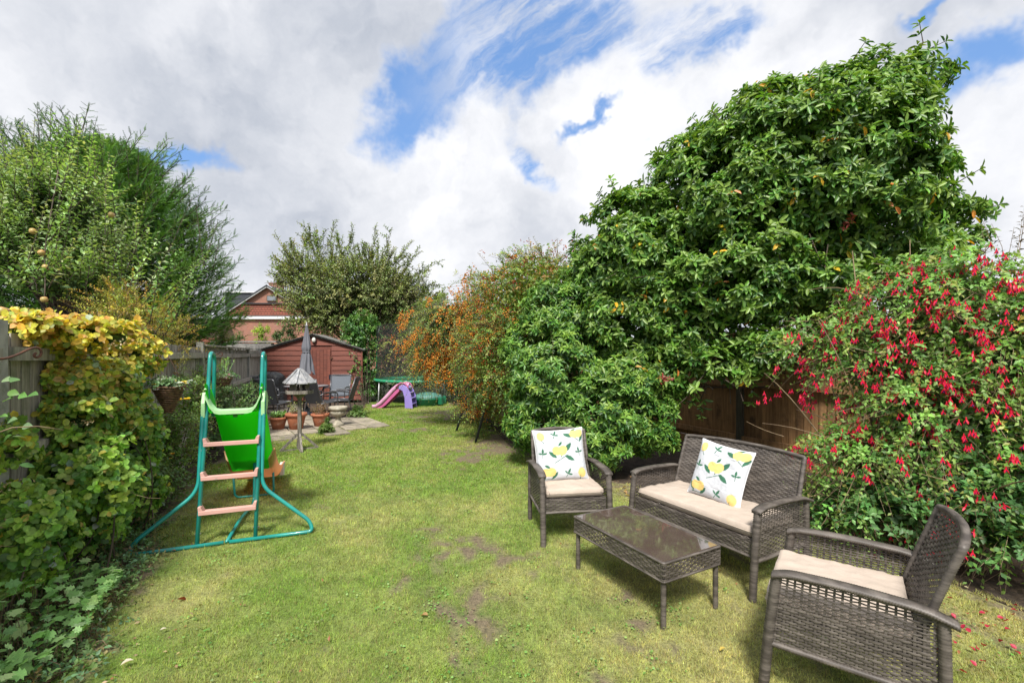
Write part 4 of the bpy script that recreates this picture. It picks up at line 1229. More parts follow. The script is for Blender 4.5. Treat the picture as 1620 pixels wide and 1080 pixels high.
fi = Leaves(); nfi = 3400; hf = rr.random(nfi); af = rr.random(nfi) * 6.283; qf = crad(hf * .95) * (.35 + .4 * rr.random(nfi))
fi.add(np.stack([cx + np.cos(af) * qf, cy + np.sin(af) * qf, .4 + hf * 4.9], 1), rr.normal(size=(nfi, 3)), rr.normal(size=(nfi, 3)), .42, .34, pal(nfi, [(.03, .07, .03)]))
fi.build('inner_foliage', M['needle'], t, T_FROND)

# ------------------------------------------------------------------ apple tree
ab = [px_blob(95, 330, 6.0, 95, 85), px_blob(30, 400, 5.7, 90, 90), px_blob(150, 410, 6.0, 80, 70), px_blob(110, 450, 5.6, 100, 50), px_blob(40, 300, 6.0, 60, 60)]
ab = shrink(ab, .30)
base_a = (-6.1, 6.0, 0)
t = thing('apple_tree', 'apple tree of upright silvery green shoots behind the fence on the left', 'tree', base_a)
skeleton(t, base_a, ab, M['bark'], .09, 40, multi=2, fork=.62)
cp, cn_ = crown_clumps(ab, 170, cull=-.4, keepback=.4, zmin=1.0, inner=.6)
S = np.repeat(cp, 4, 0) + rng.normal(0, .12, (len(cp) * 4, 3)) - np.repeat(cn_, 4, 0) * .15
D = nrm(np.repeat(cn_, 4, 0) * .5 + np.array([0, 0, 1.0]) + rng.normal(0, .25, (len(S), 3)))
AG = [(.22, .38, .10), (.31, .47, .17), (.15, .28, .07), (.42, .52, .26)]
lv = Leaves(); a, E = shoots(S, D, .45, 15, .078, .040, AG, [3, 3, 2, 1], .12, 62, tip=(.30, .36, .20)); lv.add(*a)
c0 = np.array([at(x, y, Y) for x, y, Y in ((72, 450, 5.05), (66, 420, 5.08), (80, 380, 5.1), (88, 330, 5.2), (60, 280, 6), (110, 265, 6), (150, 300, 6), (85, 260, 6), (20, 290, 6), (235, 470, 5.4), (285, 500, 5.3), (205, 440, 5.6), (185, 380, 5.8), (130, 290, 6), (250, 520, 5.2), (175, 330, 6), (40, 330, 5.5), (265, 480, 5.2), (190, 440, 5.3))])
S2 = np.repeat(c0, 3, 0) + rng.normal(0, .07, (len(c0) * 3, 3)); dd = nrm(np.array([.12, 0, 1.0]) + rng.normal(0, .16, (len(S2), 3)))
dd[np.repeat(c0[:, 1] < 5.5, 3)] = nrm(dd[np.repeat(c0[:, 1] < 5.5, 3)] + np.array([.45, 0, 0]))
a, E2 = shoots(S2, dd, .75, 24, .074, .038, AG, None, .05, 62); lv.add(*a)
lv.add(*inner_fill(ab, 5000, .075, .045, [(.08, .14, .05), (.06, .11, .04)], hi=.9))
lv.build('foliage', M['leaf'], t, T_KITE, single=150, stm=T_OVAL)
stems('twigs', np.r_[S, S2], np.r_[E, E2], .006, M['bark'], t, wob=.02)
Qb = [at(92, 270, 5.3), at(80, 340, 5.1), at(70, 400, 5.02), at(72, 440, 5.0), at(70, 482, 4.95)]
MB().tube([q_ - np.array(base_a) for q_ in fillet(Qb, .2, 4)], .006, 6).build('branch', M['bark'], t)
MB().tube([np.array(Qb[0]) - np.array(base_a), at(100, 330, 5.9) - np.array(base_a)], .009, 6).build('branch', M['bark'], t)
apm = MB().lathe([(.004, .030), (.02, .036), (.034, .026), (.04, .0), (.033, -.024), (.018, -.034), (.003, -.028)], 12).mesh('apple', mk('russet_apple', (.50, .26, .10), (.38, .30, .09), .45, 12))
for x, y, Y in ((66, 400, 5.0), (72, 423, 5.0), (70, 474, 4.9), (4, 493, 3.0), (176, 340, 5.6), (52, 366, 5.0)):
    o = link('apple', apm, t, at(x, y, Y) - np.array(base_a)); o.rotation_euler = (rng.normal(0, .3), rng.normal(0, .3), 0); o.scale = [.86] * 3

# ------------------------------------------------------------------ golden shrub over the fence
gb = [px_blob(215, 505, 5.6, 62, 38), px_blob(262, 545, 6.0, 38, 45, .3), px_blob(180, 480, 5.7, 40, 30), px_blob(255, 590, 5.6, 25, 30, .2)]
gb = shrink(gb, .15)
t = thing('golden_shrub', 'wispy yellow orange shrub above the fence behind the first hanging basket', 'shrub', (-5.0, 5.9, 0))
cp, cn_ = crown_clumps(gb, 90, cull=-.4, zmin=.6, inner=.6)
S = np.repeat(cp, 7, 0) + rng.normal(0, .1, (len(cp) * 7, 3)); D = nrm(np.repeat(cn_, 7, 0) * .6 + np.array([0, 0, .7]) + rng.normal(0, .4, (len(S), 3)))
lv = Leaves(); a, E = shoots(S, D, .30, 18, .034, .015, [(.50, .44, .08), (.42, .46, .08), (.52, .34, .07), (.32, .44, .08)], None, .3, 60); lv.add(*a)
lv.build('foliage', M['leaf'], t, T_KITE); stems('twigs', S, E, .003, M['paletwig'], t)
stems('branches', np.repeat(np.array([[-5.0, 5.9, 0]]), 30, 0), cp[rng.choice(len(cp), 30)], .012, M['bark'], t, wob=.06, seg=6)

# ------------------------------------------------------------------ climber on the fence
kb = [px_blob(105, 530, 3.12, 115, 34, .22), px_blob(195, 560, 3.75, 52, 50, .25), px_blob(150, 640, 3.45, 66, 75, .25), px_blob(108, 595, 3.15, 48, 40, .2), px_blob(110, 660, 3.1, 50, 50, .2), px_blob(190, 700, 3.7, 55, 85, .28), px_blob(100, 760, 3.1, 110, 90, .28), px_blob(30, 850, 2.6, 80, 95, .25), px_blob(125, 830, 3.2, 65, 55, .25),
      px_blob(10, 700, 2.6, 26, 55, .15), px_blob(40, 520, 2.85, 60, 26, .15), px_blob(205, 770, 3.9, 45, 60, .25)]
kb = shrink(kb, .09)
t = thing('climbing_plant', 'leafy climber on the grey fence, yellow along its top and green below', 'climber', (-3.3, 3.4, 0))
cp, cn_ = crown_clumps(kb, 420, cull=-.4, keepback=.4, zmin=.12, inner=.7)
P, O = clump_sprigs(cp, cn_, 17, .13, up=.4)
P[:, 0] = np.maximum(P[:, 0], -1.86 - .42 * P[:, 1] + .05 - .5 * (P[:, 2] > 1.66))
O = nrm(O + np.array([.25, -.3, .1]))
lv = Leaves(); w = whorls(P, O, 4, .052, .043, [(.17, .33, .045), (.24, .42, .06), (.10, .22, .045), (.32, .46, .08)], None, (45, 88), .35)
Cc = w[5].copy(); zt = w[0][:, 2] + rng.normal(0, .20, len(Cc)) + .35 * (vnoise(w[0][:, 0], w[0][:, 1] + w[0][:, 2], 4.0, 70, 3) - .5); ky = (np.clip((zt - 1.0 - .2 * (w[0][:, 0] < -3.2)) / .62, 0, 1) ** 1.2)[:, None]
Cc = Cc * (1 - ky) + pal(len(Cc), [(.62, .52, .05), (.50, .48, .06), (.62, .40, .06), (.42, .45, .07), (.55, .33, .08)], None, .2) * ky
od = rng.random(len(Cc)) < .05; Cc[od] = pal(od.sum(), [(.55, .48, .07), (.45, .33, .10), (.30, .38, .30)])
lv.add(w[0], w[1], w[2], w[3], w[4], Cc)
# seed heads: tan lace among the leaves
ss = cp[rng.choice(len(cp), 70)] + rng.normal(0, .08, (70, 3)); q = np.repeat(ss, 40, 0) + rng.normal(0, .035, (2800, 3)) * np.array([1, 1, .35])
lv.add(q, rng.normal(size=(2800, 3)), rng.normal(size=(2800, 3)), .014, .010, pal(2800, [(.42, .30, .16), (.35, .26, .12), (.52, .46, .30)]))
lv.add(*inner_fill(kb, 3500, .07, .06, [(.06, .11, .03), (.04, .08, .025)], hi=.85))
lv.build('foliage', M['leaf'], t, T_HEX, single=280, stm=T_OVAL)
vt = cp[rng.choice(len(cp), 40)] - np.array([.06, 0, 0]); vs = vt * [1, 1, 0] + rng.normal(0, .12, (40, 3)) * [1, 1, 0] - np.array([.10, 0, 0])
stems('vine_stem', vs, vt, .007, M['bark'], t, wob=.10, seg=8, sides=5)
stems('tendril', cp[:60], cp[:60] + rng.normal(0, .16, (60, 3)) + np.array([.08, -.05, 0]), .0022, M['paletwig'], t, wob=.15)
# big leaves on a runner at the far left
t = thing('vine_runner', 'thin runner with broad grey green leaves crossing in front of the left fence post', 'vine', at(20, 740, 2.25))
c = np.array(t.location); Q = [at(-20, 690, 2.2), at(20, 676, 2.25), at(60, 674, 2.3), at(100, 680, 2.4)]
MB().tube([q - c for q in Q], .003, 5).build('stem', M['paletwig'], t)
pts = np.array([at(x, y, 2.3) for x, y in ((35, 675), (12, 668), (5, 600), (28, 598), (12, 620), (5, 635), (45, 625), (30, 625), (18, 690), (5, 700), (30, 712), (-5, 660), (30, 735))])
lv = Leaves(); n = len(pts); lv.add(pts, np.array([.7, -.1, .05]) + rng.normal(0, .4, (n, 3)), np.array([0, -.7, .7]) + rng.normal(0, .25, (n, 3)), .060, .042, pal(n, [(.15, .30, .09), (.12, .26, .06), (.20, .30, .15)]))
lv.build('leaf_cluster', M['leaf'], t, T_OVAL, kind=None, single=n - 1)

# ------------------------------------------------------------------ shrubs along the left fence
def small_shrub(label, name, base, blobs, nc, per, L, Wd, cols, w=None, size=.13, m=8, ln=.22, grav=.3, single=0, fl=None, cat='shrub', zmin=.08, tm=T_KITE, mat='leaf'):
    t = thing(name, label, cat, base)
    blobs = shrink(blobs, size * .6 + ln * .4)
    cp, cn_ = crown_clumps(blobs, nc, cull=-.4, zmin=zmin, inner=.7)
    S, D = clump_sprigs(cp, cn_, per, size, up=.6)
    lv = Leaves(); a, E = shoots(S, D, ln, m, L, Wd, cols, w, grav, 60); lv.add(*a)
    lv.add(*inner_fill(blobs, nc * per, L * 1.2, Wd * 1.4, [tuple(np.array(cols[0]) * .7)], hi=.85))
    lv.build('foliage', M[mat], t, tm, single=single, stm=T_OVAL)
    b = np.array(base, float); ns = min(len(cp), 30)
    stems('stem', np.repeat(b[None], ns, 0) + rng.normal(0, .08, (ns, 3)) * np.array([1, 1, 0]), cp[:ns], .006, M['bark'], t, wob=.06, seg=6)
    stems('twigs', S, E, .0025, M['paletwig'], t)
    if fl:
        for (x, y, Y, r, c) in fl:
            p = at(x, y, Y) - b; n_ = 14
            lf = Leaves(); az = np.arange(n_) * 2.4
            dd = np.stack([np.cos(az) * .8, np.sin(az) * .8 - .3, .3 + .5 * (np.arange(n_) / n_)], 1)
            V, Fc = leaf_arrays(np.repeat(p[None], n_, 0), nrm(dd), np.repeat(np.array([[0, -.3, 1.]]), n_, 0), np.full(n_, r), np.full(n_, r * .8), T_KITE)
            link('flower', npmesh('flower', V, Fc, M['petal'], fcol=np.repeat(pal(n_, [c]), 4, axis=0)), t)
    return t


small_shrub('wiry shrub with yellow and orange blooms below the first hanging basket', 'rose_bush', (-4.0, 5.15, 0),
            [px_blob(270, 700, 5.1, 36, 75, .3), px_blob(300, 640, 5.6, 28, 45, .3), px_blob(295, 720, 5.3, 25, 45, .25)], 80, 6, .042, .022, [(.17, .30, .06), (.24, .38, .08), (.12, .21, .05)],
            fl=[(284, 633, 4.9, .035, (.75, .42, .03)), (296, 632, 5.0, .04, (.78, .55, .03)), (238, 662, 4.5, .02, (.7, .42, .03)), (240, 674, 4.5, .022, (.7, .42, .03)), (273, 718, 4.8, .025, (.75, .50, .04)), (270, 726, 4.8, .022, (.7, .42, .03)), (301, 603, 5.1, .03, (.6, .55, .72))])
small_shrub('dark glossy rounded shrub behind the green slide under the second basket', 'leafy_shrub', (-4.9, 7.1, 0),
            [px_blob(350, 655, 6.9, 42, 42, .4), px_blob(385, 640, 8.2, 25, 35, .35), px_blob(335, 710, 6.6, 35, 40, .3)], 80, 7, .05, .03, [(.08, .16, .05), (.11, .22, .06), (.16, .28, .08)], mat='gloss')
small_shrub('light green feathery plant against the fence between the two baskets', 'feathery_plant', (-4.75, 6.7, 0),
            [px_blob(318, 600, 6.6, 16, 30, .2), px_blob(300, 615, 6.4, 18, 25, .2)], 30, 6, .035, .014, [(.16, .30, .06), (.20, .36, .08)])
small_shrub('leafy weedy plant in the bed beside the slide frame foot', 'bed_plant', (-3.75, 4.6, 0),
            [px_blob(245, 770, 4.4, 30, 30, .2), px_blob(215, 820, 4.0, 35, 25, .2)], 40, 6, .045, .026, [(.09, .17, .04), (.13, .22, .06)])

# ------------------------------------------------------------------ plants at the near left corner
t = thing('ground_cover_plant', 'clump of bright lobed leaves in the near left corner of the bed', 'plant', (-2.5, 2.3, 0))
n = 640; X = rng.uniform(-3.0, -2.1, n); Y = rng.uniform(1.75, 2.85, n); X = np.minimum(X, lx(Y) - .02)
H = .10 + .30 * rng.random(n) * np.clip((lx(Y) - X) / .5, .2, 1)
P = np.stack([X, Y, H], 1); D = nrm(np.stack([rng.normal(.2, .6, n), rng.normal(-.3, .6, n), rng.normal(.05, .25, n)], 1)); U = nrm(np.stack([rng.normal(.1, .3, n), rng.normal(-.2, .3, n), np.ones(n)], 1))
lv = Leaves(); l = .044 * (.6 + .8 * rng.random(n)); lv.add(P - D * .03, D, U, l * 1.1, l * 1.35, pal(n, [(.26, .48, .15), (.36, .56, .22), (.18, .36, .09)], None, .15))
lv.build('foliage', M['leaf'], t, T_LOBE, single=200)
stems('stalk', np.stack([X + rng.normal(0, .03, n), Y + rng.normal(0, .03, n), H * 0], 1), P, .002, M['paletwig'], t, wob=.08)
t = thing('ground_cover_plant', 'straggly mixed green and straw coloured plants sprawling over the lawn edge', 'plant', (-2.7, 3.0, 0))
n = 620; Y = rng.uniform(1.9, 4.1, n); X = lx(Y) + rng.uniform(-.55, .06, n); S = np.stack([X, Y, np.zeros(n)], 1); D = nrm(np.stack([rng.normal(.35, .5, n), rng.normal(-.1, .5, n), rng.uniform(.3, 1.2, n)], 1))
lv = Leaves(); a, E = shoots(S, D, .16 + .16 * rng.random(n), 10, .036, .018, [(.10, .19, .05), (.15, .25, .07), (.28, .28, .10), (.22, .18, .09), (.14, .27, .13)], [3, 3, 1, .7, 2], .5, 60); lv.add(*a)
lv.build('foliage', M['leaf'], t, T_KITE, single=120, stm=T_OVAL); stems('stalk', S, E, .002, M['paletwig'], t, wob=.08)

# ------------------------------------------------------------------ tree behind the shed
tb = [px_blob(560, 470, 18.5, 105, 60), px_blob(490, 440, 18.5, 50, 50), px_blob(640, 480, 18.5, 65, 42), px_blob(590, 430, 18.5, 55, 35), px_blob(520, 500, 18, 70, 40)]
tb = shrink(tb, .65)
t = thing('garden_tree', 'spreading tree with long loose shoots behind the shed roof', 'tree', (-6.0, 18.8, 0))
skeleton(t, (-6.0, 18.8, 0), tb, M['bark'], .2, 50, multi=3, fork=.6)
cp, cn_ = crown_clumps(tb, 300, cull=-.3, zmin=1.5, inner=.75)
TG = [(.17, .25, .06), (.24, .31, .09), (.13, .18, .055), (.30, .32, .13)]
S, D = clump_sprigs(cp, cn_, 7, .5, up=.5); lv = Leaves(); a, E = shoots(S, D, .75, 12, .13, .065, TG, None, .15, 62); lv.add(*a)
whip = [(505, 420, -.05, 1.0, 2.0), (512, 400, .0, 1, 1.5), (480, 420, -.35, 1, 1.3), (470, 440, -.8, .45, 1.2), (460, 460, -1, .3, .8), (540, 420, .15, 1, 1.6), (560, 415, -.1, 1, 1.2), (590, 410, .25, 1, 1.0), (620, 430, .5, .8, 1.5), (650, 450, .9, .5, 1.3), (660, 465, 1, .25, 1.1), (600, 420, .4, 1, 1.0), (495, 400, -.2, 1, 1.2), (530, 410, .3, 1, 1.2), (670, 480, 1, .15, .9), (640, 440, .5, .7, 1.2), (450, 440, -.7, .6, .6), (475, 400, -.4, 1, .7)]
S2 = []; D2 = []; L2 = []
for x, y, dx, dz, l_ in whip:
    for _ in range(4): S2.append(at(x, y, 18.5) + rng.normal(0, .25, 3)); D2.append((dx + rng.normal(0, .16), rng.normal(0, .3), dz)); L2.append(l_ * rng.uniform(.7, 1.15))
S2, D2, L2 = np.array(S2), nrm(np.array(D2)), np.array(L2)
a, E2 = shoots(S2, D2, L2, 26, .14, .07, TG, None, .08, 60); lv.add(*a)
ss_, dd_ = S2[:, None] + D2[:, None] * L2[:, None, None] * np.array([.3, .5, .7])[None, :, None], nrm(D2[:, None] + rng.normal(0, .5, (len(S2), 3, 3)))
a, E3 = shoots(ss_.reshape(-1, 3), dd_.reshape(-1, 3), .4, 9, .13, .065, TG, None, .1, 60); lv.add(*a)
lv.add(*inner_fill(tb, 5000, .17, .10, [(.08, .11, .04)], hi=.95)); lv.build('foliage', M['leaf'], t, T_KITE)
stems('branches', np.r_[S, S2, ss_.reshape(-1, 3)], np.r_[E, E2, E3], .014, M['bark'], t, wob=.03)

small_shrub('upright green ivy clad shrub against the right side of the shed', 'ivy_shrub', (-4.5, 13.8, 0),
            [px_blob(573, 590, 14.9, 24, 68, .5), px_blob(572, 525, 14.9, 26, 34, .5), px_blob(578, 620, 14.9, 24, 45, .5)], 120, 7, .10, .06, [(.05, .14, .03), (.07, .19, .04), (.14, .28, .05)], size=.22, ln=.3, mat='gloss')
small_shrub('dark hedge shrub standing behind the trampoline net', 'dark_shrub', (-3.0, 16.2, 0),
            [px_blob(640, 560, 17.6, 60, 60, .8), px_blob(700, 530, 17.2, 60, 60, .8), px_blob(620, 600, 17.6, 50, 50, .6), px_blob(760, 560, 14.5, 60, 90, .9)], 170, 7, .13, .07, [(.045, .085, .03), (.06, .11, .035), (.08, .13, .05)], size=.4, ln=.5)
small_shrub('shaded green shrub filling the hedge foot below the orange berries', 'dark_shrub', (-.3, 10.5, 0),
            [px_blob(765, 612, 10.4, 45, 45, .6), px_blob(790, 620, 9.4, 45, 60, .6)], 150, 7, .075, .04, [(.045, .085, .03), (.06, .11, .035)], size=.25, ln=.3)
for lab, x, y, Y, r, c in (('small bright lime conifer in front of the brick house wall', 414, 528, 17.5, 11, (.26, .38, .04)), ('thin dark green seedling left of the lime conifer', 378, 535, 16.6, 6, (.10, .17, .05)), ('small dark bush on the wall right of the lime conifer', 458, 525, 17.3, 10, (.05, .12, .03)), ('dry pale weed stems above the fence end', 352, 530, 13.0, 10, (.28, .26, .13)), ('small green sapling just right of the lime conifer', 441, 533, 17.4, 6, (.08, .15, .05))):
    b = at(x, y + 14, Y); b[2] = 0
    small_shrub(lab, 'small_shrub', tuple(b), [px_blob(x, y, Y, r, r * 1.4, r * Y / F), px_blob(x, y + 16, Y, r, 12, r * Y / F)], 24, 6, .07, .035, [c, tuple(np.array(c) * 1.3)], size=.1, ln=.16, grav=.05)
# weeds round the pots and the shed foot
for lab, x, y, r in (('patch of green weeds at the right foot of the shed', 566, 655, 16), ('grassy weeds beside the stone urn', 518, 680, 4), ('dry brown weeds left of the terracotta pots', 411, 672, 12)):
    g = gnd(x, y + 6); small_shrub(lab, 'weed_clump', tuple(g), [(g[0], g[1], .09, r * g[1] / F, .12, .12)], 22, 7, .05, .022, [(.12, .22, .05), (.18, .26, .07)] if 'dry' not in lab else [(.25, .20, .10), (.15, .18, .06)], size=.05, ln=.11, zmin=.02)

# ------------------------------------------------------------------ wicker furniture
def weave(mb, Pf, lu, lv, stake=.030, row=.0135, amp=.0034, cover=.42, uclip=None):
    """real basket weave over the surface Pf(u,v): stakes along v, strands along u passing over and under them"""
    ns = max(3, int(round(lu / stake))); nr = max(3, int(round(lv / row)))
    def P_(u, v): return Pf(u, v)
    def N_(u, v):
        e = 1e-3
        a = Pf(u + e, v) - Pf(u - e, v); b = Pf(u, v + e) - Pf(u, v - e)
        return nrm(np.cross(a, b))
    m = ns * 3 + 1; u = np.linspace(0, 1, m)
    Vs = []; Fs = []; off = 0
    for j in range(nr):
        vc = (j + .5) / nr; h = cover / nr; ph = math.pi * j
        d = np.sin(u * ns * math.pi + ph) * amp
        rows = []
        for k, (o, bul) in enumerate(((-h, -.0009), (0, .0009), (h, -.0009))):
            v = np.full(m, vc + o); rows.append(P_(u, v) + N_(u, v) * (d + bul)[:, None])
        Vs.append(np.concatenate(rows))
        i = np.arange(m - 1)
        for k in range(2): Fs.append(np.stack([off + k * m + i, off + k * m + i + 1, off + (k + 1) * m + i + 1, off + (k + 1) * m + i], 1))
        off += 3 * m
    v = np.linspace(0, 1, 7)
    for s_ in range(ns):
        uc = (s_ + .5) / ns
        w = .16 / ns
        a = P_(np.full(7, min(uc - w, 1)), v); b = P_(np.full(7, min(uc + w, 1)), v)
        Vs.append(np.concatenate([a, b])); i = np.arange(6)
        Fs.append(np.stack([off + i, off + 7 + i, off + 8 + i, off + 1 + i], 1)); off += 14
    V = np.concatenate(Vs); Fc = np.concatenate(Fs)
    mb.add(V, Fc, True)
    return mb


def bil(a, b, c, d):
    """bilinear patch: a(0,0) b(1,0) c(1,1) d(0,1)"""
    a, b, c, d = [np.array(x, float) for x in (a, b, c, d)]
    def f(u, v):
        u = np.asarray(u)[..., None]; v = np.asarray(v)[..., None]
        return a * (1 - u) * (1 - v) + b * u * (1 - v) + c * u * v + d * (1 - u) * v
    return f


def wicker_seat(label, cat, name, w, loc, rz, depth=.56):
    t = thing(name, label, cat, loc, rz)
    Wm = M['wicker']; hw = w / 2; AR = .555; SZ = .355; yf, yb = -depth / 2, depth / 2
    for s in (-1, 1):
        x = s * (hw - .025)
        # front leg runs up into the arm, wide and flat
        MB().wrap(fillet([(x, yf - .035, 0), (x, yf - .01, .30), (x, yf + .02, AR - .01)], .1, 4), .026, 8, square=True, squash=.9).build('leg', Wm, t)
        MB().wrap([(x, yb - .0, 0), (x, yb - .01, AR - .02)], .022, 8, square=True).build('leg', Wm, t)
        ar = MB(); Pth = resample(fillet([(x, yf + .0, AR - .015), (x, yf + .06, AR + .005), (x, (yf + yb) / 2, AR + .012), (x, yb - .06, AR + .0), (x, yb + .03, AR - .03)], .12, 5), .0045)
        # arm: a broad flat wrapped board
        V = []; Fs = []
        for i, p in enumerate(Pth):
            k = 1.0 if i % 2 else .93; hwid = .031 * k; th = .011 * k
            V += [(p[0] - hwid, p[1], p[2] - th), (p[0] + hwid, p[1], p[2] - th), (p[0] + hwid, p[1], p[2] + th * .6), (p[0], p[1], p[2] + th), (p[0] - hwid, p[1], p[2] + th * .6)]
        for i in range(len(Pth) - 1):
            for k in range(5): Fs.append((i * 5 + k, i * 5 + (k + 1) % 5, (i + 1) * 5 + (k + 1) % 5, (i + 1) * 5 + k))
        Fs += [(4, 3, 2, 1, 0), tuple((len(Pth) - 1) * 5 + k for k in range(5))]
        ar.add(V, Fs, True).build('armrest', Wm, t)
        # side panel, with a belt of open weave below the arm
        f = bil((x, yf - .005, .245), (x, yb - .02, .245), (x, yb - .02, AR - .012), (x, yf + .02, AR - .012))
        o = MB()
        weave(o, lambda u, v: f(u, v * .58), depth, .19, cover=.43)
        weave(o, lambda u, v: f(u, .58 + v * .42), depth, .14, cover=.28)
        o.build('side_panel', Wm, t)
        MB().wrap([(x, yf - .01, .235), (x, yb, .235)], .014, 8).build('side_rail', Wm, t)
    # front and back aprons, seat deck
    o = MB(); weave(o, bil((-hw + .05, yf + .005, .255), (hw - .05, yf + .005, .255), (hw - .05, yf + .005, SZ), (-hw + .05, yf + .005, SZ)), w - .1, .10, cover=.43)
    o.build('seat_apron', Wm, t)
    MB().wrap([(-hw + .04, yf + .005, .252), (hw - .04, yf + .005, .252)], .011, 8).build('front_rail', Wm, t)
    o = MB(); weave(o, bil((-hw + .05, yf + .01, SZ), (hw - .05, yf + .01, SZ), (hw - .05, yb - .08, SZ - .01), (-hw + .05, yb - .08, SZ - .01)), w - .1, depth - .1, cover=.45, stake=.04, row=.014)
    o.box((0, 0, SZ - .022), (w - .12, depth - .08, .02)); o.build('seat_deck', Wm, t)
    # curved, leaning back
    bw = hw - .045
    def back(u, v):
        u = np.asarray(u, float); v = np.asarray(v, float)
        x = (u * 2 - 1) * bw * (1 - .03 * v); cur = (1 - (2 * u - 1) ** 2)
        return np.stack([x, yb - .115 + .16 * v ** 1.15 + .035 * cur * (.3 + .7 * v), .27 + v * (.80 - .27) + .018 * cur * v], -1)
    o = MB(); weave(o, back, 2 * bw, .53, cover=.43); o.build('backrest', Wm, t)
    o = MB()
    e = [back(0.0, v) for v in np.linspace(0, 1, 9)] + [back(u, 1.0) for u in np.linspace(.02, .98, 15)] + [back(1.0, v) for v in np.linspace(1, 0, 9)]
    o.wrap(fillet(e, .012, 2), .016, 8, pitch=.010); o.build('back_frame', Wm, t)
    return t


def pad(label, name, w, d, h, loc, rz, r=.028, sag=.006, wr=.0075):
    """soft seat pad"""
    nu, nv = 44, 30; V = []; Fs = []
    u = np.linspace(-1, 1, nu); v = np.linspace(-1, 1, nv)
    def prof(x, L): return np.clip((1 - np.abs(x)) * L / 2 / r, 0, 1)
    U, Vv = np.meshgrid(u, v, indexing='ij')
    k = np.minimum(prof(U, w), prof(Vv, d)); k = np.sqrt(np.clip(1 - (1 - k) ** 2, 0, 1))
    nz_ = vnoise(U.ravel() * w * 5 + 3, Vv.ravel() * d * 5, 2.2, 55, 4).reshape(U.shape) - .5
    nz_ += .5 * np.abs(vnoise(U.ravel() * 2 * w, Vv.ravel() * 9, 1.7, 56, 2).reshape(U.shape) - .5)
    inset = (1 - k) * r * .55
    X = np.sign(U) * (np.abs(U) * w / 2 - inset * (np.abs(U) > .9)); Y = np.sign(Vv) * (np.abs(Vv) * d / 2 - inset * (np.abs(Vv) > .85))
    top = np.stack([X, Y, h * (.5 + .5 * k) + nz_ * wr * 2.4 * k + sag * (1 - U ** 2) * (1 - Vv ** 2)], -1)
    bot = np.stack([X, Y, h * (.5 - .5 * k)], -1)
    t = thing(name, label, 'seat pad', loc, rz)
    mb = MB(); mb.grid(top); mb.grid(bot[::-1])
    # edge band closing both skins, with its piping
    rim = [top[i, 0] for i in range(nu)] + [top[-1, j] for j in range(1, nv)] + [top[i, -1] for i in range(nu - 2, -1, -1)] + [top[0, j] for j in range(nv - 2, 0, -1)]
    mb.build('cover', M['fabric'], t)
    n = len(rim); pm = MB(); pm.tube(rim + [rim[0]], .0028, 5, cap=False); pm.build('piping', M['fabric'], t)
    return t


def lemon_tex(n, seed_shift=0):
    """flat print of lemons and leaves, as colours on an n x n grid (u to the right, v up)"""
    g = np.linspace(0, 1, n); U, V = np.meshgrid(g, g, indexing='ij')
    C = np.ones((n, n, 3)) * np.array((.55, .57, .61))
    Yl = np.array((.76, .56, .20)); Yd = np.array((.74, .47, .10)); Gn = np.array((.045, .145, .085))
    def ell(cx, cy, a, b, ang, colr, pointy=0):
        a *= 1.22; b *= 1.22; ca, sa = math.cos(R(ang)), math.sin(R(ang)); x = (U - cx) * ca + (V - cy) * sa; y = -(U - cx) * sa + (V - cy) * ca
        if pointy: m_ = (np.abs(x) < a) & (np.abs(y) < b * (1 - (x / a) ** 2))
        else: m_ = ((x / a) ** 2 + (y / b) ** 2) < 1
        C[m_] = colr; return m_, x, y
    def leaf(cx, cy, L, ang): 
        ell(cx, cy, L, L * .36, ang, Gn, 1)
    def stem(x0, y0, x1, y1):
        k = np.clip(((U - x0) * (x1 - x0) + (V - y0) * (y1 - y0)) / ((x1 - x0) ** 2 + (y1 - y0) ** 2), 0, 1)
        m_ = (U - x0 - k * (x1 - x0)) ** 2 + (V - y0 - k * (y1 - y0)) ** 2 < .006 ** 2; C[m_] = Gn
    def lemon(cx, cy, s, ang=0):
        m_, x, y = ell(cx, cy, s, s * .86, ang, Yl); ell(cx + s * .95 * math.cos(R(ang)), cy + s * .95 * math.sin(R(ang)), s * .22, s * .2, ang, Yl)
        C[m_ & (y < -s * .35)] = Yl * .9 + Yd * .1
    def sprig(cx, cy, s, ang):
        stem(cx - s * math.cos(R(ang)), cy - s * math.sin(R(ang)), cx + s * .3 * math.cos(R(ang)), cy + s * .3 * math.sin(R(ang)))
        for a, k in ((ang, 1), (ang + 75, .8), (ang - 75, .85)):
            leaf(cx + s * .75 * k * math.cos(R(a)), cy + s * .75 * k * math.sin(R(a)), s * .65 * k, a)
    # two lemons with leaves, centre
    leaf(.33, .50, .085, 140); leaf(.64, .62, .10, 48); leaf(.66, .42, .09, -30); leaf(.50, .70, .05, 50); stem(.36, .34, .62, .48); stem(.5, .45, .5, .56)
    lemon(.42, .57, .078, 150); lemon(.53, .57, .085, 40)
    # top right pair
    leaf(.68, .86, .09, 160); leaf(.95, .80, .07, 60); leaf(.80, .97, .05, 20); stem(.78, .82, .92, .72)
    lemon(.80, .88, .075, 160); lemon(.90, .89, .075, 30)
    # bottom left pair
    leaf(.10, .14, .08, 125); leaf(.34, .10, .075, 50); leaf(.20, .28, .055, 150); stem(.12, .05, .3, .04)
    lemon(.17, .17, .075, 165); lemon(.27, .17, .078, 25)
    lemon(.13, .87, .072, 100); stem(.13, .80, .18, .72); lemon(.88, .13, .075, 80); stem(.85, .08, .84, .0)
    sprig(.40, .88, .075, 70); sprig(.13, .52, .075, 85); sprig(.86, .52, .07, 95); sprig(.60, .12, .075, 60)
    return C


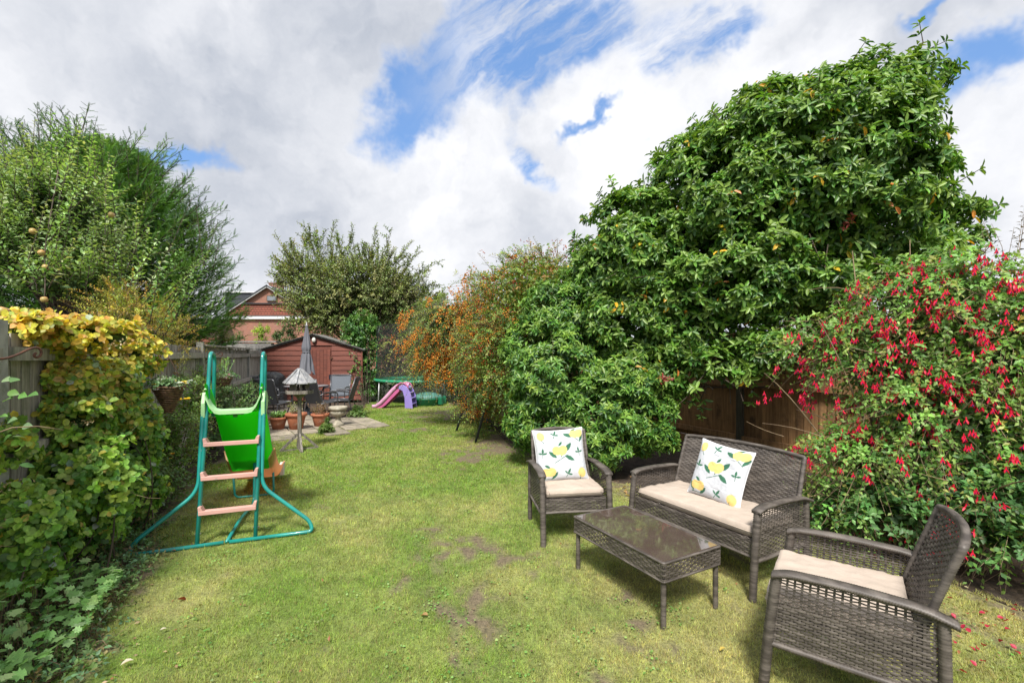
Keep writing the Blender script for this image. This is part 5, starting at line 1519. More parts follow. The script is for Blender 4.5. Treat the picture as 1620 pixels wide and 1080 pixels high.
def scatter_cushion(label, loc, rz, tilt, roll, size=.43, puff=.058):
    n = 112; g = np.linspace(-1, 1, n); U, V = np.meshgrid(g, g, indexing='ij')
    k = np.clip((1 - U ** 4) * (1 - V ** 4), 0, 1) ** .55
    ear = 1 + .035 * (np.abs(U * V)) ** 3; pinch = 1 - .045 * (1 - (U ** 2)) * (V ** 4) ; pinch2 = 1 - .045 * (1 - V ** 2) * (U ** 4)
    X = U * size / 2 * pinch2 * ear; Z = V * size / 2 * pinch * ear
    wr = (vnoise(U.ravel() * 2, V.ravel() * 2, 1.4, 91, 4).reshape(U.shape) - .5) * .016 * k + .006 * np.sin(U * 9 + V * 5) * (np.abs(V) > .55) * k * .6
    t = thing('scatter_cushion', label, 'cushion', loc, rz)
    Cc = lemon_tex(n)
    mf = M.get('cushion')
    if mf is None:
        mf = leafmat('printed_cotton', .85, 0, .2, .04); M['cushion'] = mf
    F_ = np.stack([X, -(puff * k + wr), Z], -1); B_ = np.stack([X, puff * k * .9 + .0, Z], -1)
    idx = np.arange(n * n).reshape(n, n); Fq = np.stack([idx[:-1, :-1], idx[1:, :-1], idx[1:, 1:], idx[:-1, 1:]], -1).reshape(-1, 4)
    V_ = np.concatenate([F_.reshape(-1, 3), B_.reshape(-1, 3)]); Fq = np.concatenate([Fq, Fq[:, ::-1] + n * n])
    o = link('printed_cover', npmesh('printed_cover', V_, Fq, mf, smooth=True, vcol=np.concatenate([Cc.reshape(-1, 3), Cc.reshape(-1, 3)])), t)
    rim = [F_[i, 0] for i in range(0, n, 3)] + [F_[-1, j] for j in range(1, n, 3)] + [F_[i, -1] for i in range(n - 2, -1, -3)] + [F_[0, j] for j in range(n - 2, 0, -3)]
    pm = MB(); pm.tube(rim + [rim[0]], .003, 5, cap=False); p = pm.build('piping', M['whitepaint'], t)
    for q in (o, p):
        q.rotation_euler = (-tilt, roll, 0); q.location = (0, 0, size / 2 * .94)
    return t


def wpos(t, p):
    c, s = math.cos(t.rotation_euler.z), math.sin(t.rotation_euler.z)
    return (t.location.x + p[0] * c - p[1] * s, t.location.y + p[0] * s + p[1] * c, t.location.z + p[2])


CHL = dict(loc=(.475, 3.86, 0), rz=R(8))
c1 = wicker_seat('grey brown wicker armchair on the left, a lemon print cushion against its back', 'armchair', 'wicker_armchair', .60, **CHL)
pad('beige seat pad of the left armchair under the lemon cushion', 'seat_pad', .50, .50, .065, wpos(c1, (0, -.02, .362)), c1.rotation_euler.z)
scatter_cushion('white lemon print cushion leaning in the left armchair', wpos(c1, (-.045, .075, .425)), c1.rotation_euler.z - .02, R(17), R(-3), .44)
SF = dict(loc=(1.485, 3.345, 0), rz=R(-61))
s1 = wicker_seat('two seat grey brown wicker sofa with its back to the bushes', 'sofa', 'wicker_sofa', 1.10, **SF)
pad('long beige seat pad on the wicker sofa', 'seat_pad', 1.0, .50, .065, wpos(s1, (0, -.02, .362)), s1.rotation_euler.z)
scatter_cushion('white lemon print cushion leaning on the middle of the sofa back', wpos(s1, (.03, .06, .425)), s1.rotation_euler.z + .02, R(19), R(5), .42)
c3 = wicker_seat('nearest grey brown wicker armchair at the lower right, seen from its side, no cushion', 'armchair', 'wicker_armchair', .66, loc=(1.55, 2.05, 0), rz=R(233), depth=.56)
pad('plain beige seat pad of the nearest armchair', 'seat_pad', .56, .54, .085, wpos(c3, (0, -.055, .362)), c3.rotation_euler.z)

# coffee table
t = thing('coffee_table', 'low wicker coffee table with a glossy brown glass top on the lawn', 'table', (.835, 2.90, 0), R(-61.5))
TW, TD, TH = .405, .235, .375
for sx in (-1, 1):
    for sy in (-1, 1): MB().wrap([(sx * (TW - .02), sy * (TD - .02), 0), (sx * (TW - .02), sy * (TD - .02), TH - .02)], .017, 8, square=True).build('leg', M['wicker'], t)
o = MB()
for a, b in (((-TW, -TD), (TW, -TD)), ((TW, -TD), (TW, TD)), ((TW, TD), (-TW, TD)), ((-TW, TD), (-TW, -TD))):
    weave(o, bil((a[0], a[1], TH - .105), (b[0], b[1], TH - .105), (b[0], b[1], TH - .006), (a[0], a[1], TH - .006)), math.hypot(b[0] - a[0], b[1] - a[1]), .10, cover=.43)
o.build('apron', M['wicker'], t)
for z, r_ in ((TH - .004, .0085), (TH - .107, .007)):
    o = MB(); o.wrap(fillet([(-TW, -TD, z), (TW, -TD, z), (TW, TD, z), (-TW, TD, z), (-TW, -TD, z)], .015, 3), r_, 6); o.build('rim', M['wicker'], t)
gm = mk('brown_table_glass', (.085, .060, .050), (.105, .078, .066), .07, 5, coat=1.0, wear=(.13, .11, .095), wscale=14, wlo=.6, whi=.85)
MB().box((0, 0, TH - .002), (2 * TW - .022, 2 * TD - .022, .008)).build('glass_top', gm, t, bevel=.002)
MB().box((0, 0, TH - .012), (2 * TW - .02, 2 * TD - .02, .008)).build('underside', M['black'], t)

# ------------------------------------------------------------------ slide with ladder
t = thing('garden_slide', 'lime green garden slide with a teal tube ladder and pink steps', 'slide', (-2.27, 3.57, 0), R(21.5))
G_ = M['teal']; tr = .0155
def rail(z): return .28 * z
for s in (-1, 1):
    x = s * .20
    pth = fillet([(x, 0, .012), (x, rail(1.10), 1.10), (x, rail(1.53) - .02, 1.535), (x, rail(1.53) + .13, 1.50), (x, rail(1.03) + .22, .96)], .13, 8)
    MB().tube(pth, tr, 10).build('handrail', G_, t)
    # outer hoop: from the foot bar out and back up beside the ladder
    xo = s * .225
    pth = fillet([(s * .02, -.005, .018), (s * .63, -.015, .018), (s * .60, .02, .10), (xo, .14, .40), (xo, rail(1.15) - .02, 1.14), (s * .205, rail(1.18) + .06, 1.13), (s * .205, rail(1.0) + .05, 1.0)], .10, 7)
    MB().tube(pth, tr, 10).build('frame_hoop', G_, t)
    for z in (.10, .72, 1.22): MB().tube([(x - .02, rail(z), z), (x + .02, rail(z), z)], .006, 6).build('bolt', M['steel'], t)
for z in (.255, .51, .77):
    o = MB(); y = rail(z)
    o.box((0, y, z), (.40, .075, .016)); o.box((0, y - .036, z + .0), (.40, .012, .034))
    for s in (-1, 1): o.prism([(s * .165, z + .008), (s * .20, z + .008), (s * .205, z + .05), (s * .185, z + .05)], y - .04, y + .035)
    o.build('step', M['pinkstep'], t, bevel=.004)
o = MB().tube(fillet([(0, .0, .018), (.02, .45, .05), (.05, .98, .02), (.05, 1.0, .42)], .12, 6), tr * .9, 9).build('centre_support', G_, t)
# chute: trough section swept along a curve
prof_u = [(-.215, .10), (-.205, .105), (-.175, .02), (-.165, 0), (.165, 0), (.175, .02), (.205, .105), (.215, .10), (.185, .0), (.17, -.018), (-.17, -.018), (-.185, .0)]
def sweep(path, scale=None, ears=0):
    P = [np.array(p, float) for p in path]; n = len(P); V = []; Fs = []; k = len(prof_u)
    for i in range(n):
        T = P[min(i + 1, n - 1)] - P[max(i - 1, 0)]; T = T / np.linalg.norm(T); Nn = np.array([0, -T[2], T[1]])
        for (a, b) in prof_u:
            h = b * (1 + (ears[i] if ears else 0) * (b > .05))
            V.append(P[i] + np.array([a * (scale[i] if scale else 1), 0, 0]) + Nn * h)
    for i in range(n - 1):
        for j in range(k): Fs.append((i * k + j, i * k + (j + 1) % k, (i + 1) * k + (j + 1) % k, (i + 1) * k + j))
    Fs += [tuple(range(k)), tuple((n - 1) * k + j for j in range(k - 1, -1, -1))]
    return V, Fs
ys = [(.27, 1.035), (.36, 1.03), (.44, .99), (.54, .90), (.70, .735), (.9, .53), (1.10, .345)]
up = sweep([(0, y, z) for y, z in ys], [1.0, .98, .95, .95, .95, .95, .93], [1.2, 1.0, .5, .15, 0, 0, 0])
MB().add(*up, True).build('upper_chute', M['lime'], t)
lo = sweep([(0, y, z) for y, z in [(.98, .475), (1.12, .345), (1.3, .235), (1.5, .165), (1.7, .125), (1.9, .11), (2.02, .10)]], [1.06] * 7)
MB().add(*lo, True).build('lower_chute', M['peach'], t)
for s in (-1, 1):
    pts = [(s * .207, y - .0, z) for y, z in ys]; G = np.zeros((2, len(ys), 3)); 
    o = MB(); e = [(s * .207 * sc_, y - .03 * 0, z + .088 * (1 + ea * .9)) for (y, z), sc_, ea in zip(ys, [1.0, .98, .95, .95, .95, .95, .93], [1.2, 1.0, .5, .15, 0, 0, 0])]
    o.tube([(p[0], p[1] + .06 * (i > 1), p[2]) for i, p in enumerate(e)], .009, 6); o.build('edge', M['palelime'], t)
    o = MB(); o.prism([(.255, .98), (.30, .985), (.44, 1.02), (.47, 1.10), (.40, 1.18), (.30, 1.19), (.255, 1.10)], s * .205, s * .235, 'x'); o.build('side_wing', M['palelime'], t, bevel=.006)
o = MB(); G = np.zeros((13, 2, 3))
for i in range(13):
    x = -.205 + .41 * i / 12; e = abs(x) / .205; G[i, 0] = (x, .243, 1.035 + .14 * max(0, e - .55) ** 2 * 5); G[i, 1] = (x, .335, 1.042 + .14 * max(0, e - .55) ** 2 * 5)
o.grid(G); G2 = G[::-1].copy(); G2[..., 2] -= .028; o.grid(G2)
o.add([G[i, 0] for i in range(13)] + [G[i, 0] - np.array([0, 0, .03]) for i in range(13)], [(i, i + 1, 14 + i, 13 + i) for i in range(12)]); o.build('top_lip', M['palelime'], t)
MB().box((0, .335, 1.0), (.13, .04, .022)).box((0, .335, .985), (.03, .04, .035)).build('moulded_catch', mk('dark_green_plastic', (.02, .30, .02), rough=.5), t)  # catch has its own plain green, darker than the chute
o = MB(); o.tube([(-.19, 1.98, .085), (.19, 1.98, .085)], .045, 12); o.box((.205, 1.93, .13), (.05, .12, .14)); o.build('end_roller', M['white'], t, bevel=.008)
MB().tube(fillet([(-.185, 1.26, .25), (-.17, 1.27, .015), (.19, 1.27, .015), (.185, 1.26, .25)], .05, 5), .011, 8).build('lower_support', G_, t)

# ------------------------------------------------------------------ bird table
t = thing('bird_table', 'wooden bird table with a grey slatted octagonal roof on splayed feet', 'bird table', (-3.36, 7.1, 0), R(12))
gw = M['greywood']
MB().box((0, 0, .46), (.052, .052, .90)).build('post', gw, t, bevel=.004)
for k in range(4):
    a = k * math.pi / 2 + .35; ca, sa = math.cos(a), math.sin(a)
    MB().bar((ca * .27, sa * .27, .018), (ca * .03, sa * .03, .26), .03, .036).build('brace', gw, t)
    MB().bar((ca * .28, sa * .28, .014), (ca * .02, sa * .02, .014), .036, .028).build('foot', gw, t)
MB().lathe([(.03, .80), (.05, .84), (.11, .895)], 8, smooth=False).build('bracket', gw, t)
MB().lathe([(.19, .895), (.20, .90), (.20, .915), (.19, .92)], 8, smooth=False).build('tray', gw, t)
for k in range(8):
    a0, a1 = (k + .0) * math.pi / 4, (k + 1) * math.pi / 4
    MB().bar((.20 * math.cos(a0), .20 * math.sin(a0), .925), (.20 * math.cos(a1), .20 * math.sin(a1), .925), .016, .05).build('tray_edge', gw, t)
    am = (a0 + a1) / 2
    if k % 2 == 0: MB().bar((.125 * math.cos(am), .125 * math.sin(am), .92), (.125 * math.cos(am), .125 * math.sin(am), 1.08), .03).build('upright', gw, t)
    if k % 2: 
        o = MB(); pts = []
        for q in range(12): an_ = q / 12 * 2 * math.pi; pts.append((.05 * math.cos(an_), .06 * math.sin(an_)))
        o.prism([(x, 1.0 + y) for x, y in pts], .128, .133); o = o.build('arch_panel', M['slate'] if k == 99 else gw, t); o.rotation_euler = (0, 0, am - math.pi / 2)
    # roof: wedge panel with a slat on every hip
    E0, E1 = np.array([.235 * math.cos(a0), .235 * math.sin(a0), 1.07]), np.array([.235 * math.cos(a1), .235 * math.sin(a1), 1.07]); T0, T1 = np.array([.045 * math.cos(a0), .045 * math.sin(a0), 1.265]), np.array([.045 * math.cos(a1), .045 * math.sin(a1), 1.265])
    MB().add([E0, E1, T1, T0, E0 - [0, 0, .014], E1 - [0, 0, .014], T1 - [0, 0, .014], T0 - [0, 0, .014]], [(0, 1, 2, 3), (7, 6, 5, 4), (0, 4, 5, 1), (1, 5, 6, 2), (2, 6, 7, 3), (3, 7, 4, 0)]).build('roof_panel', M['roofwood'], t)
    MB().bar(E0 * [1.04, 1.04, 1] + [0, 0, .0], T0 + [0, 0, .010], .030, .016).build('slat', M['roofwood'], t)
MB().lathe([(.05, 1.262), (.055, 1.275), (.03, 1.30), (.004, 1.30)], 8, smooth=False).build('cap', M['roofwood'], t)

# ------------------------------------------------------------------ patio things
def pot(label, px, base_py, dia, h, plant=None):
    g = gnd(px, base_py); t = thing('plant_pot', label, 'plant pot', (g[0], g[1] + dia * .3, .02), 0, None)
    r = dia / 2
    MB().lathe([(r * .55, 0), (r * .60, .005), (r * .86, h * .74), (r * .88, h * .80), (r, h * .82), (r * 1.02, h * .9), (r, h), (r * .92, h), (r * .88, h * .88), (r * .1, h * .86)], 28).build('pot', M['terra'], t)
    MB().lathe([(r * .87, h * .86), (r * .87, h * .9), (r * .4, h * .93), (.001, h * .94)], 16).build('compost', M['soil'], t)
    return t, (g[0], g[1] + dia * .3, h)


POTS = []
for lab, px, py, d, h in (('left terracotta pot of the three, broad leaved seedlings in it', 436, 682, .345, .25), ('middle and widest terracotta pot of the three, directly behind the bird table post', 464, 682, .40, .33), ('right terracotta pot of the three, beside the stone urn', 503, 677, .36, .27)):
    POTS.append(pot(lab, px, py, d, h))
for (lab, pi, hh, n_, L_, c) in (('leafy green seedlings growing in the left terracotta pot', 0, .14, 22, .10, [(.13, .26, .08), (.18, .33, .10)]), ('thin pale stemmed plant in the middle terracotta pot', 1, .34, 12, .07, [(.25, .28, .12), (.14, .2, .06)]), ('dried tan stems standing in the right terracotta pot', 2, .30, 26, .05, [(.30, .20, .10), (.22, .14, .07)])):
    p = POTS[pi][1]; t = thing('potted_plant', lab, 'plant', (p[0], p[1], p[2]))
    S = np.array([p]) + rng.normal(0, .05, (n_, 3)) * [1, 1, 0]; D = nrm(np.array([0, 0, 1.]) + rng.normal(0, .3, (n_, 3)))
    lv = Leaves(); a, E = shoots(S, D, hh * (.6 + .6 * rng.random(n_)), 7, L_, L_ * .4, c, None, .2, 55); lv.add(*a); lv.build('foliage', M['leaf'], t, T_OVAL); stems('stem', S, E, .004, M['paletwig'], t)

g = gnd(532, 676); t = thing('stone_urn', 'lichened stone garden urn on a pedestal beside the right terracotta pot', 'urn', (g[0], g[1] + .1, .02))
MB().lathe([(.12, 0), (.12, .05), (.085, .07), (.055, .13), (.05, .17), (.07, .20)], 20).build('pedestal', M['stone'], t)
MB().lathe([(.07, .20), (.12, .225), (.145, .26), (.15, .30), (.14, .325)], 32, flute=.08, fz=(.21, .31)).build('bowl', M['stone'], t)
MB().lathe([(.14, .325), (.165, .335), (.19, .36), (.19, .40), (.175, .41), (.15, .395), (.01, .385)], 28).build('rim', M['stone'], t)


def patio_chair(label, loc, rz, sling, group=None):
    t = thing('patio_chair', label, 'chair', loc, rz, None)
    fr = M['chairframe']
    def bk(u, v): return np.array([(u - .5) * .50 * (1 + .06 * v), .20 + .17 * v, .40 + .53 * v])
    for s in (-1, 1):
        u = 0 if s < 0 else 1
        x = s * .265
        MB().tube(fillet([(x, -.24, 0), (x, -.22, .62), (x, .0, .635), (x, .24, .60)], .06, 5), .013, 8, square=False).build('front_leg', fr, t)
        MB().tube([(x, .34, 0), (x * .95, .20, .42), tuple(bk(u, 1.0) + [0, .0, .02])], .014, 8).build('rear_leg', fr, t)
        MB().box((x, .0, .648), (.05, .40, .018)).build('armrest', fr, t, bevel=.006)
    MB().tube(fillet([tuple(bk(0, 0)), tuple(bk(0, 1) + [0, 0, .02]), tuple(bk(1, 1) + [0, 0, .02]), tuple(bk(1, 0))], .03, 4), .014, 8).build('back_frame', fr, t)
    G = np.array([[bk(u, v) for v in np.linspace(.02, 1, 8)] for u in np.linspace(.03, .97, 6)]); G[..., 1] += .012 * np.sin(np.linspace(0, 1, 6) * math.pi)[:, None]
    o = MB(); o.grid(G); G2 = G[::-1].copy(); G2[..., 1] += .006; o.grid(G2); o.build('back_sling', sling, t)
    G = np.array([[((u - .5) * .5, -.25 + .47 * v, .42 - .02 * math.sin(v * 3.14) * math.sin(u * 3.14) - .02 * v) for v in np.linspace(0, 1, 8)] for u in np.linspace(0, 1, 6)])
    o = MB(); o.grid(G); G2 = G[::-1].copy(); G2[..., 2] -= .006; o.grid(G2); o.build('seat_sling', sling, t)
    MB().tube([(-.26, -.25, .42), (.26, -.25, .42)], .012, 8).build('front_bar', fr, t)
    for s in (-1, 1): MB().tube([(s * .26, -.25, .42), (s * .26, .22, .40)], .012, 8).build('seat_rail', fr, t)
    return t


def P2(px, Y): return ((px - 810) / F * Y, Y, .02)


patio_chair('black sling patio chair seen from behind, left of the bird table roof', P2(436, 10.2), R(180 - 14), M['black'])
patio_chair('black sling patio chair seen from behind, right of the bird table post', P2(509, 10.3), R(180 - 28), M['black'])
patio_chair('grey sling patio chair facing the lawn, close to the shed door', P2(533, 11.9), R(4), M['greysling'])
patio_chair('patio chair seen from its side, farthest right, behind the stone urn', P2(541, 10.9), R(-82), M['black'])
patio_chair('patio chair half hidden at the far left beside the covered barbecue', P2(417, 11.2), R(80), M['black'])
# table and parasol
TX, TY = P2(485, 11.3)[:2]
t = thing('patio_table', 'frosted glass patio table among the sling chairs under the closed parasol', 'table', (TX, TY, .02))
MB().lathe([(.50, .70), (.52, .705), (.52, .715), (.50, .72), (.03, .72)], 36).build('table_top', M['tableglass'], t)
MB().tube([(.52 * math.cos(a), .52 * math.sin(a), .71) for a in np.linspace(0, 2 * math.pi, 37)], .014, 6, cap=False).build('rim', M['charcoal'], t)
for k in range(4):
    a = k * math.pi / 2 + .6; MB().tube(fillet([(.46 * math.cos(a), .46 * math.sin(a), 0), (.32 * math.cos(a), .32 * math.sin(a), .45), (.42 * math.cos(a), .42 * math.sin(a), .70)], .1, 4), .015, 8).build('leg', M['charcoal'], t)
t = thing('parasol', 'closed grey garden parasol standing through the patio table', 'parasol', (TX, TY, .02))
MB().tube([(0, 0, 0), (0, 0, 2.2)], .019, 10).build('pole', M['charcoal'], t)
MB().lathe([(.22, 0), (.23, .03), (.08, .07), (.04, .20)], 20).build('base', M['charcoal'], t)
o = MB(); G = np.zeros((48, 26, 3))
for i in range(48):
    a = i / 48 * 2 * math.pi
    for j in range(26):
        s_ = j / 25; z = 2.22 - s_ * 1.20
        r = .025 + .075 * min(1, s_ * 2.2) + .0 * s_
        if s_ > .56: r = .085 + .085 * ((s_ - .56) / .44) ** .8
        if .50 < s_ < .60: r *= .80
        fold = .26 * min(1, s_ * 3) + .12 * s_
        r *= 1 + fold * math.sin(a * 8 + math.sin(j * .35) * .8) * .5 + .08 * math.sin(a * 3 + j * .3)
        G[i, j] = (math.cos(a) * r, math.sin(a) * r, z - (.05 * math.sin(a * 4) + .03 * math.sin(a * 9 + 1)) * max(0, s_ - .85) / .15)
o.grid(G, close_u=True); o.build('canopy', M['parasol'], t)
MB().lathe([(.03, 2.20), (.036, 2.225), (.018, 2.26), (.012, 2.30), (.002, 2.33)], 12).build('finial', M['steel'], t)
MB().tube([(.088 * math.cos(a), .088 * math.sin(a), 1.56) for a in np.linspace(0, 2 * math.pi, 21)], .012, 6, cap=False).build('tie', M['parasol'], t)

# covered barbecue
bx, by = P2(430, 12.4)[:2]
t = thing('barbecue', 'barbecue under a crumpled black cover beside the shed', 'barbecue', (bx, by, .02))
o = MB(); G = np.zeros((40, 22, 3))
for i in range(40):
    a = i / 40 * 2 * math.pi
    for j in range(22):
        s_ = j / 21
        if s_ < .4: ph2 = s_ / .4 * math.pi / 2; rr_ = .32 * math.sin(ph2); z = .86 + .16 * math.cos(ph2)
        else: rr_ = .32 + .05 * (s_ - .4); z = .86 - (s_ - .4) / .6 * .62
        sq = 1 / max(abs(math.cos(a)), abs(math.sin(a))) ** .45
        k = 1 + .05 * math.sin(a * 7 + s_ * 4) * s_ + .03 * math.sin(a * 3 + 9 * s_) 
        G[i, j] = (math.cos(a) * rr_ * sq * k * 1.05, math.sin(a) * rr_ * sq * k * .85, z + .015 * math.sin(a * 5 + 3 * s_))
o.grid(G, close_u=True); o.build('cover', M['cover'], t)
for sx in (-1, 1):
    for sy in (-1, 1): MB().tube([(sx * .25, sy * .18, 0), (sx * .25, sy * .18, .3)], .014, 6).build('leg', M['charcoal'], t)

# ------------------------------------------------------------------ hanging baskets and brackets
def basket(label, c, dia, cols, seed):
    r_ = np.random.default_rng(seed); t = thing('hanging_basket', label, 'basket', c); rad = dia / 2; hgt = dia * 1.0
    o = MB()
    for k in range(13):
        z = -hgt * k / 13; rr_ = rad * (1 - .86 * k / 13)
        o.tube([(rr_ * math.cos(a), rr_ * math.sin(a), z + .004 * math.sin(a * 3 + k)) for a in np.linspace(0, 2 * math.pi, 29)], dia * .043, 6, cap=False)
    o.build('cane_cone', M['cane'], t)
    MB().lathe([(rad * .97, -.005), (rad * .9, .012), (rad * .4, .03), (.002, .035)], 16).build('compost', M['soil'], t)
    for k in range(3):
        a = k * 2.094 + .4; MB().tube([(rad * math.cos(a), rad * math.sin(a), 0), (0, 0, dia * 1.15)], .0022, 4).build('chain', M['rust'], t)
    n = 130; P = np.stack([r_.normal(0, rad * .5, n), r_.normal(0, rad * .5, n), r_.uniform(.0, .06, n)], 1) + [0, 0, .02]
    D = nrm(np.stack([P[:, 0] * 8, P[:, 1] * 8, np.full(n, .5)], 1) + r_.normal(0, .35, (n, 3)))
    lv = Leaves(); a, E = shoots(P + np.array(c), D, .09, 7, .032, .018, [(.09, .20, .07), (.13, .25, .09), (.20, .28, .16)], None, .6, 60); lv.add(*a); lv.build('foliage', M['leaf'], t, T_KITE)
    for k in range(34):
        a = r_.random() * 6.28; q = rad * r_.uniform(.35, 1.1); p = np.array([q * math.cos(a), q * math.sin(a), .07 + r_.uniform(-.03, .03) - .05 * (q / rad) ** 2])
        n_ = 6; az = np.arange(n_) * 2 * math.pi / n_; dd = np.stack([np.cos(az), np.sin(az) - .4, np.full(n_, .35)], 1)
        V, Fc = leaf_arrays(np.repeat(p[None], n_, 0), nrm(dd), np.repeat(np.array([[0, -.5, 1.]]), n_, 0), np.full(n_, .031), np.full(n_, .028), T_KITE)
        link('flower', npmesh('flower', V, Fc, M['petal'], fcol=np.repeat(pal(n_, [cols[k % len(cols)]], None, .08), 4, axis=0)), t)
    return t


b1 = at(267, 612, 4.62); basket('cone shaped wicker hanging basket nearest the camera with yellow and white flowers', b1, .275, [(.75, .75, .72), (.70, .72, .70), (.78, .60, .08), (.62, .60, .72)], 1)
b2 = at(351, 598, 7.15); basket('smaller looking cone hanging basket behind the slide with pink and white flowers', b2, .285, [(.78, .74, .76), (.62, .10, .32), (.70, .62, .76)], 2)
gsp = b2 + np.array([0, 0, .06]); t = thing('trailing_plant', 'tall light green grassy shoots rising from the second hanging basket', 'plant', gsp)
S = np.repeat(gsp[None], 14, 0) + rng.normal(0, .03, (14, 3)); D = nrm(np.array([0, 0, 1.]) + rng.normal(0, .25, (14, 3))); a, E = shoots(S, D, .32, 8, .06, .013, [(.28, .45, .10)], None, .25, 30)
lv = Leaves(); lv.add(*a); lv.build('foliage', M['leaf'], t, T_KITE); stems('stem', S, E, .003, M['palelime'], t)
for lab, post, end in (('rusty scroll bracket holding the nearest hanging basket on the fence post', np.array([-3.82, 4.72, 1.36]), b1 + [0, 0, .33]), ('iron bracket holding the second hanging basket', np.array([-4.93, 7.1, 1.40]), b2 + [0, 0, .34])):
    t = thing('basket_bracket', lab, 'bracket', post); e = end - post
    hk = [e + np.array([0, 0, .02]) + np.array([-.02 + .03 * math.cos(a), 0, .02 + .03 * math.sin(a)]) for a in np.linspace(2.6, -2.2, 10)]
    MB().tube(fillet([(0, 0, 0), e * .55 + [0, 0, .035], hk[0]], .06, 4) + hk, .007, 6).build('arm', M['rust'], t)
    MB().tube([(0, 0, .12), (0, 0, -.18)], .007, 6).build('wall_bar', M['rust'], t); MB().tube(fillet([(0, 0, -.16), e * .25 + [0, 0, -.05], e * .45 + [0, 0, .02]], .1, 4), .005, 6).build('stay', M['rust'], t)
c = at(-10, 568, 2.3); t = thing('basket_bracket', 'empty rusty scroll hook projecting from the left edge over the grey boards', 'bracket', c)
Q = [at(x, y, 2.3 + .003 * x) - c for x, y in ((-10, 568), (10, 567), (30, 560), (48, 551), (60, 549), (66, 555), (64, 563), (57, 566), (53, 562), (57, 558))]
MB().tube(fillet(Q, .02, 3), .0062, 8, rad=None).build('scroll_bar', M['rust'], t)
MB().tube([(0, 0, .1), (0, 0, -.25)], .008, 6).build('wall_bar', M['rust'], t)

# ------------------------------------------------------------------ trampoline
ty = 15.0; tx = (670 - 810) / F * ty; TR = 1.55
t = thing('trampoline', 'round trampoline with green edge pad and black safety net under the orange berries', 'trampoline', (tx, ty, 0))
MB().tube([(TR * math.cos(a), TR * math.sin(a), .70) for a in np.linspace(0, 2 * math.pi, 49)], .022, 8, cap=False).build('frame', M['steel'], t)
MB().lathe([(TR - .25, .725), (TR - .24, .745), (TR - .02, .75), (TR + .04, .735), (TR + .05, .68), (TR + .02, .67)], 48).build('pad', M['padgreen'], t)
MB().lathe([(.001, .715), (TR - .22, .722), (TR - .22, .716)], 40).build('mat', M['black'], t)
nm = bpy.data.materials.new('black_net'); nm.use_nodes = True; N = NT(nm.node_tree); b = nm.node_tree.nodes['Principled BSDF']; b.inputs['Base Color'].default_value = (.012, .013, .015, 1); b.inputs['Roughness'].default_value = .8; b.inputs['Alpha'].default_value = .5
G = np.array([[((TR - .02) * math.cos(a) * (1 - .03 * math.sin(v * 3.1)), (TR - .02) * math.sin(a) * (1 - .03 * math.sin(v * 3.1)), .74 + v * 1.75 - .06 * abs(math.sin(a * 3)) * v) for v in np.linspace(0, 1, 10)] for a in np.linspace(0, 2 * math.pi, 61)])
MB().grid(G).build('safety_net', nm, t)
for k, dg in enumerate((180, 305, 0, 60, 120)):
    a = R(dg); ca, sa = math.cos(a), math.sin(a)
    MB().tube(fillet([(ca * TR, sa * TR, .0), (ca * (TR + .02), sa * (TR + .02), 1.95), (ca * (TR - .10), sa * (TR - .10), 2.55)], .2, 5), .019, 8).build('pole', M['steel'], t)
    MB().tube([(ca * (TR + .01), sa * (TR + .01), .75), (ca * (TR + .02), sa * (TR + .02), 1.85)], .030, 8).build('pole_sleeve', M['padgreen'], t)
    if k % 2 == 0: MB().tube(fillet([(ca * TR, sa * TR, .7), (ca * (TR + .03), sa * (TR + .03), .02), (math.cos(a + .7) * (TR + .03), math.sin(a + .7) * (TR + .03), .02), (math.cos(a + .7) * TR, math.sin(a + .7) * TR, .7)], .1, 4), .02, 8).build('leg', M['steel'], t)

# toddler slide
g = gnd(594, 644); t = thing('toddler_slide', 'small pink and lilac plastic slide in front of the trampoline', 'slide', (g[0], g[1] - .1, 0), R(-6))
V = []; Fs = []; pr = [(-.17, .07), (-.15, .07), (-.14, 0), (.14, 0), (.15, .07), (.17, .07), (.165, -.03), (-.165, -.03)]
pp = [(0, .03), (.12, .045), (.25, .13), (.45, .33), (.62, .52), (.74, .62), (.86, .655), (.97, .65)]
for i, (x, z) in enumerate(pp):
    a = pp[max(i - 1, 0)]; b_ = pp[min(i + 1, len(pp) - 1)]; T = np.array([b_[0] - a[0], b_[1] - a[1]]); T = T / np.linalg.norm(T)
    for y, h in pr: V.append((x - T[1] * h, y, z + T[0] * h))
k = len(pr)
for i in range(len(pp) - 1):
    for j in range(k): Fs.append((i * k + j, i * k + (j + 1) % k, (i + 1) * k + (j + 1) % k, (i + 1) * k + j))
Fs += [tuple(range(k)), tuple((len(pp) - 1) * k + j for j in range(k - 1, -1, -1))]
MB().add(V, Fs, True).build('chute', M['palepink'], t)
for s in (-1, 1):
    MB().prism([(.10, .0), (.30, .10), (.68, .50), (.78, .58), (.80, .50), (.40, .10), (.25, .0)], s * .15, s * .165).build('side_skirt', M['hotpink'], t)
    MB().prism([(.80, .62), (.92, .68), (1.06, .60), (1.16, .36), (1.20, 0), (.97, 0), (.96, .30), (.90, .50), (.78, .56)], s * .175, s * .20).build('ladder_side', M['purple'], t, bevel=.012)
    MB().tube(fillet([(.70, s * .18, .60), (.84, s * .185, .74), (1.0, s * .185, .70), (1.08, s * .185, .56)], .06, 5), .018, 8).build('grab_rail', M['hotpink'], t)
for z, x in ((.14, 1.12), (.30, 1.10), (.45, 1.05), (.58, .98)): MB().box((x, 0, z), (.15, .36, .03)).build('step', M['purple'], t, bevel=.006)
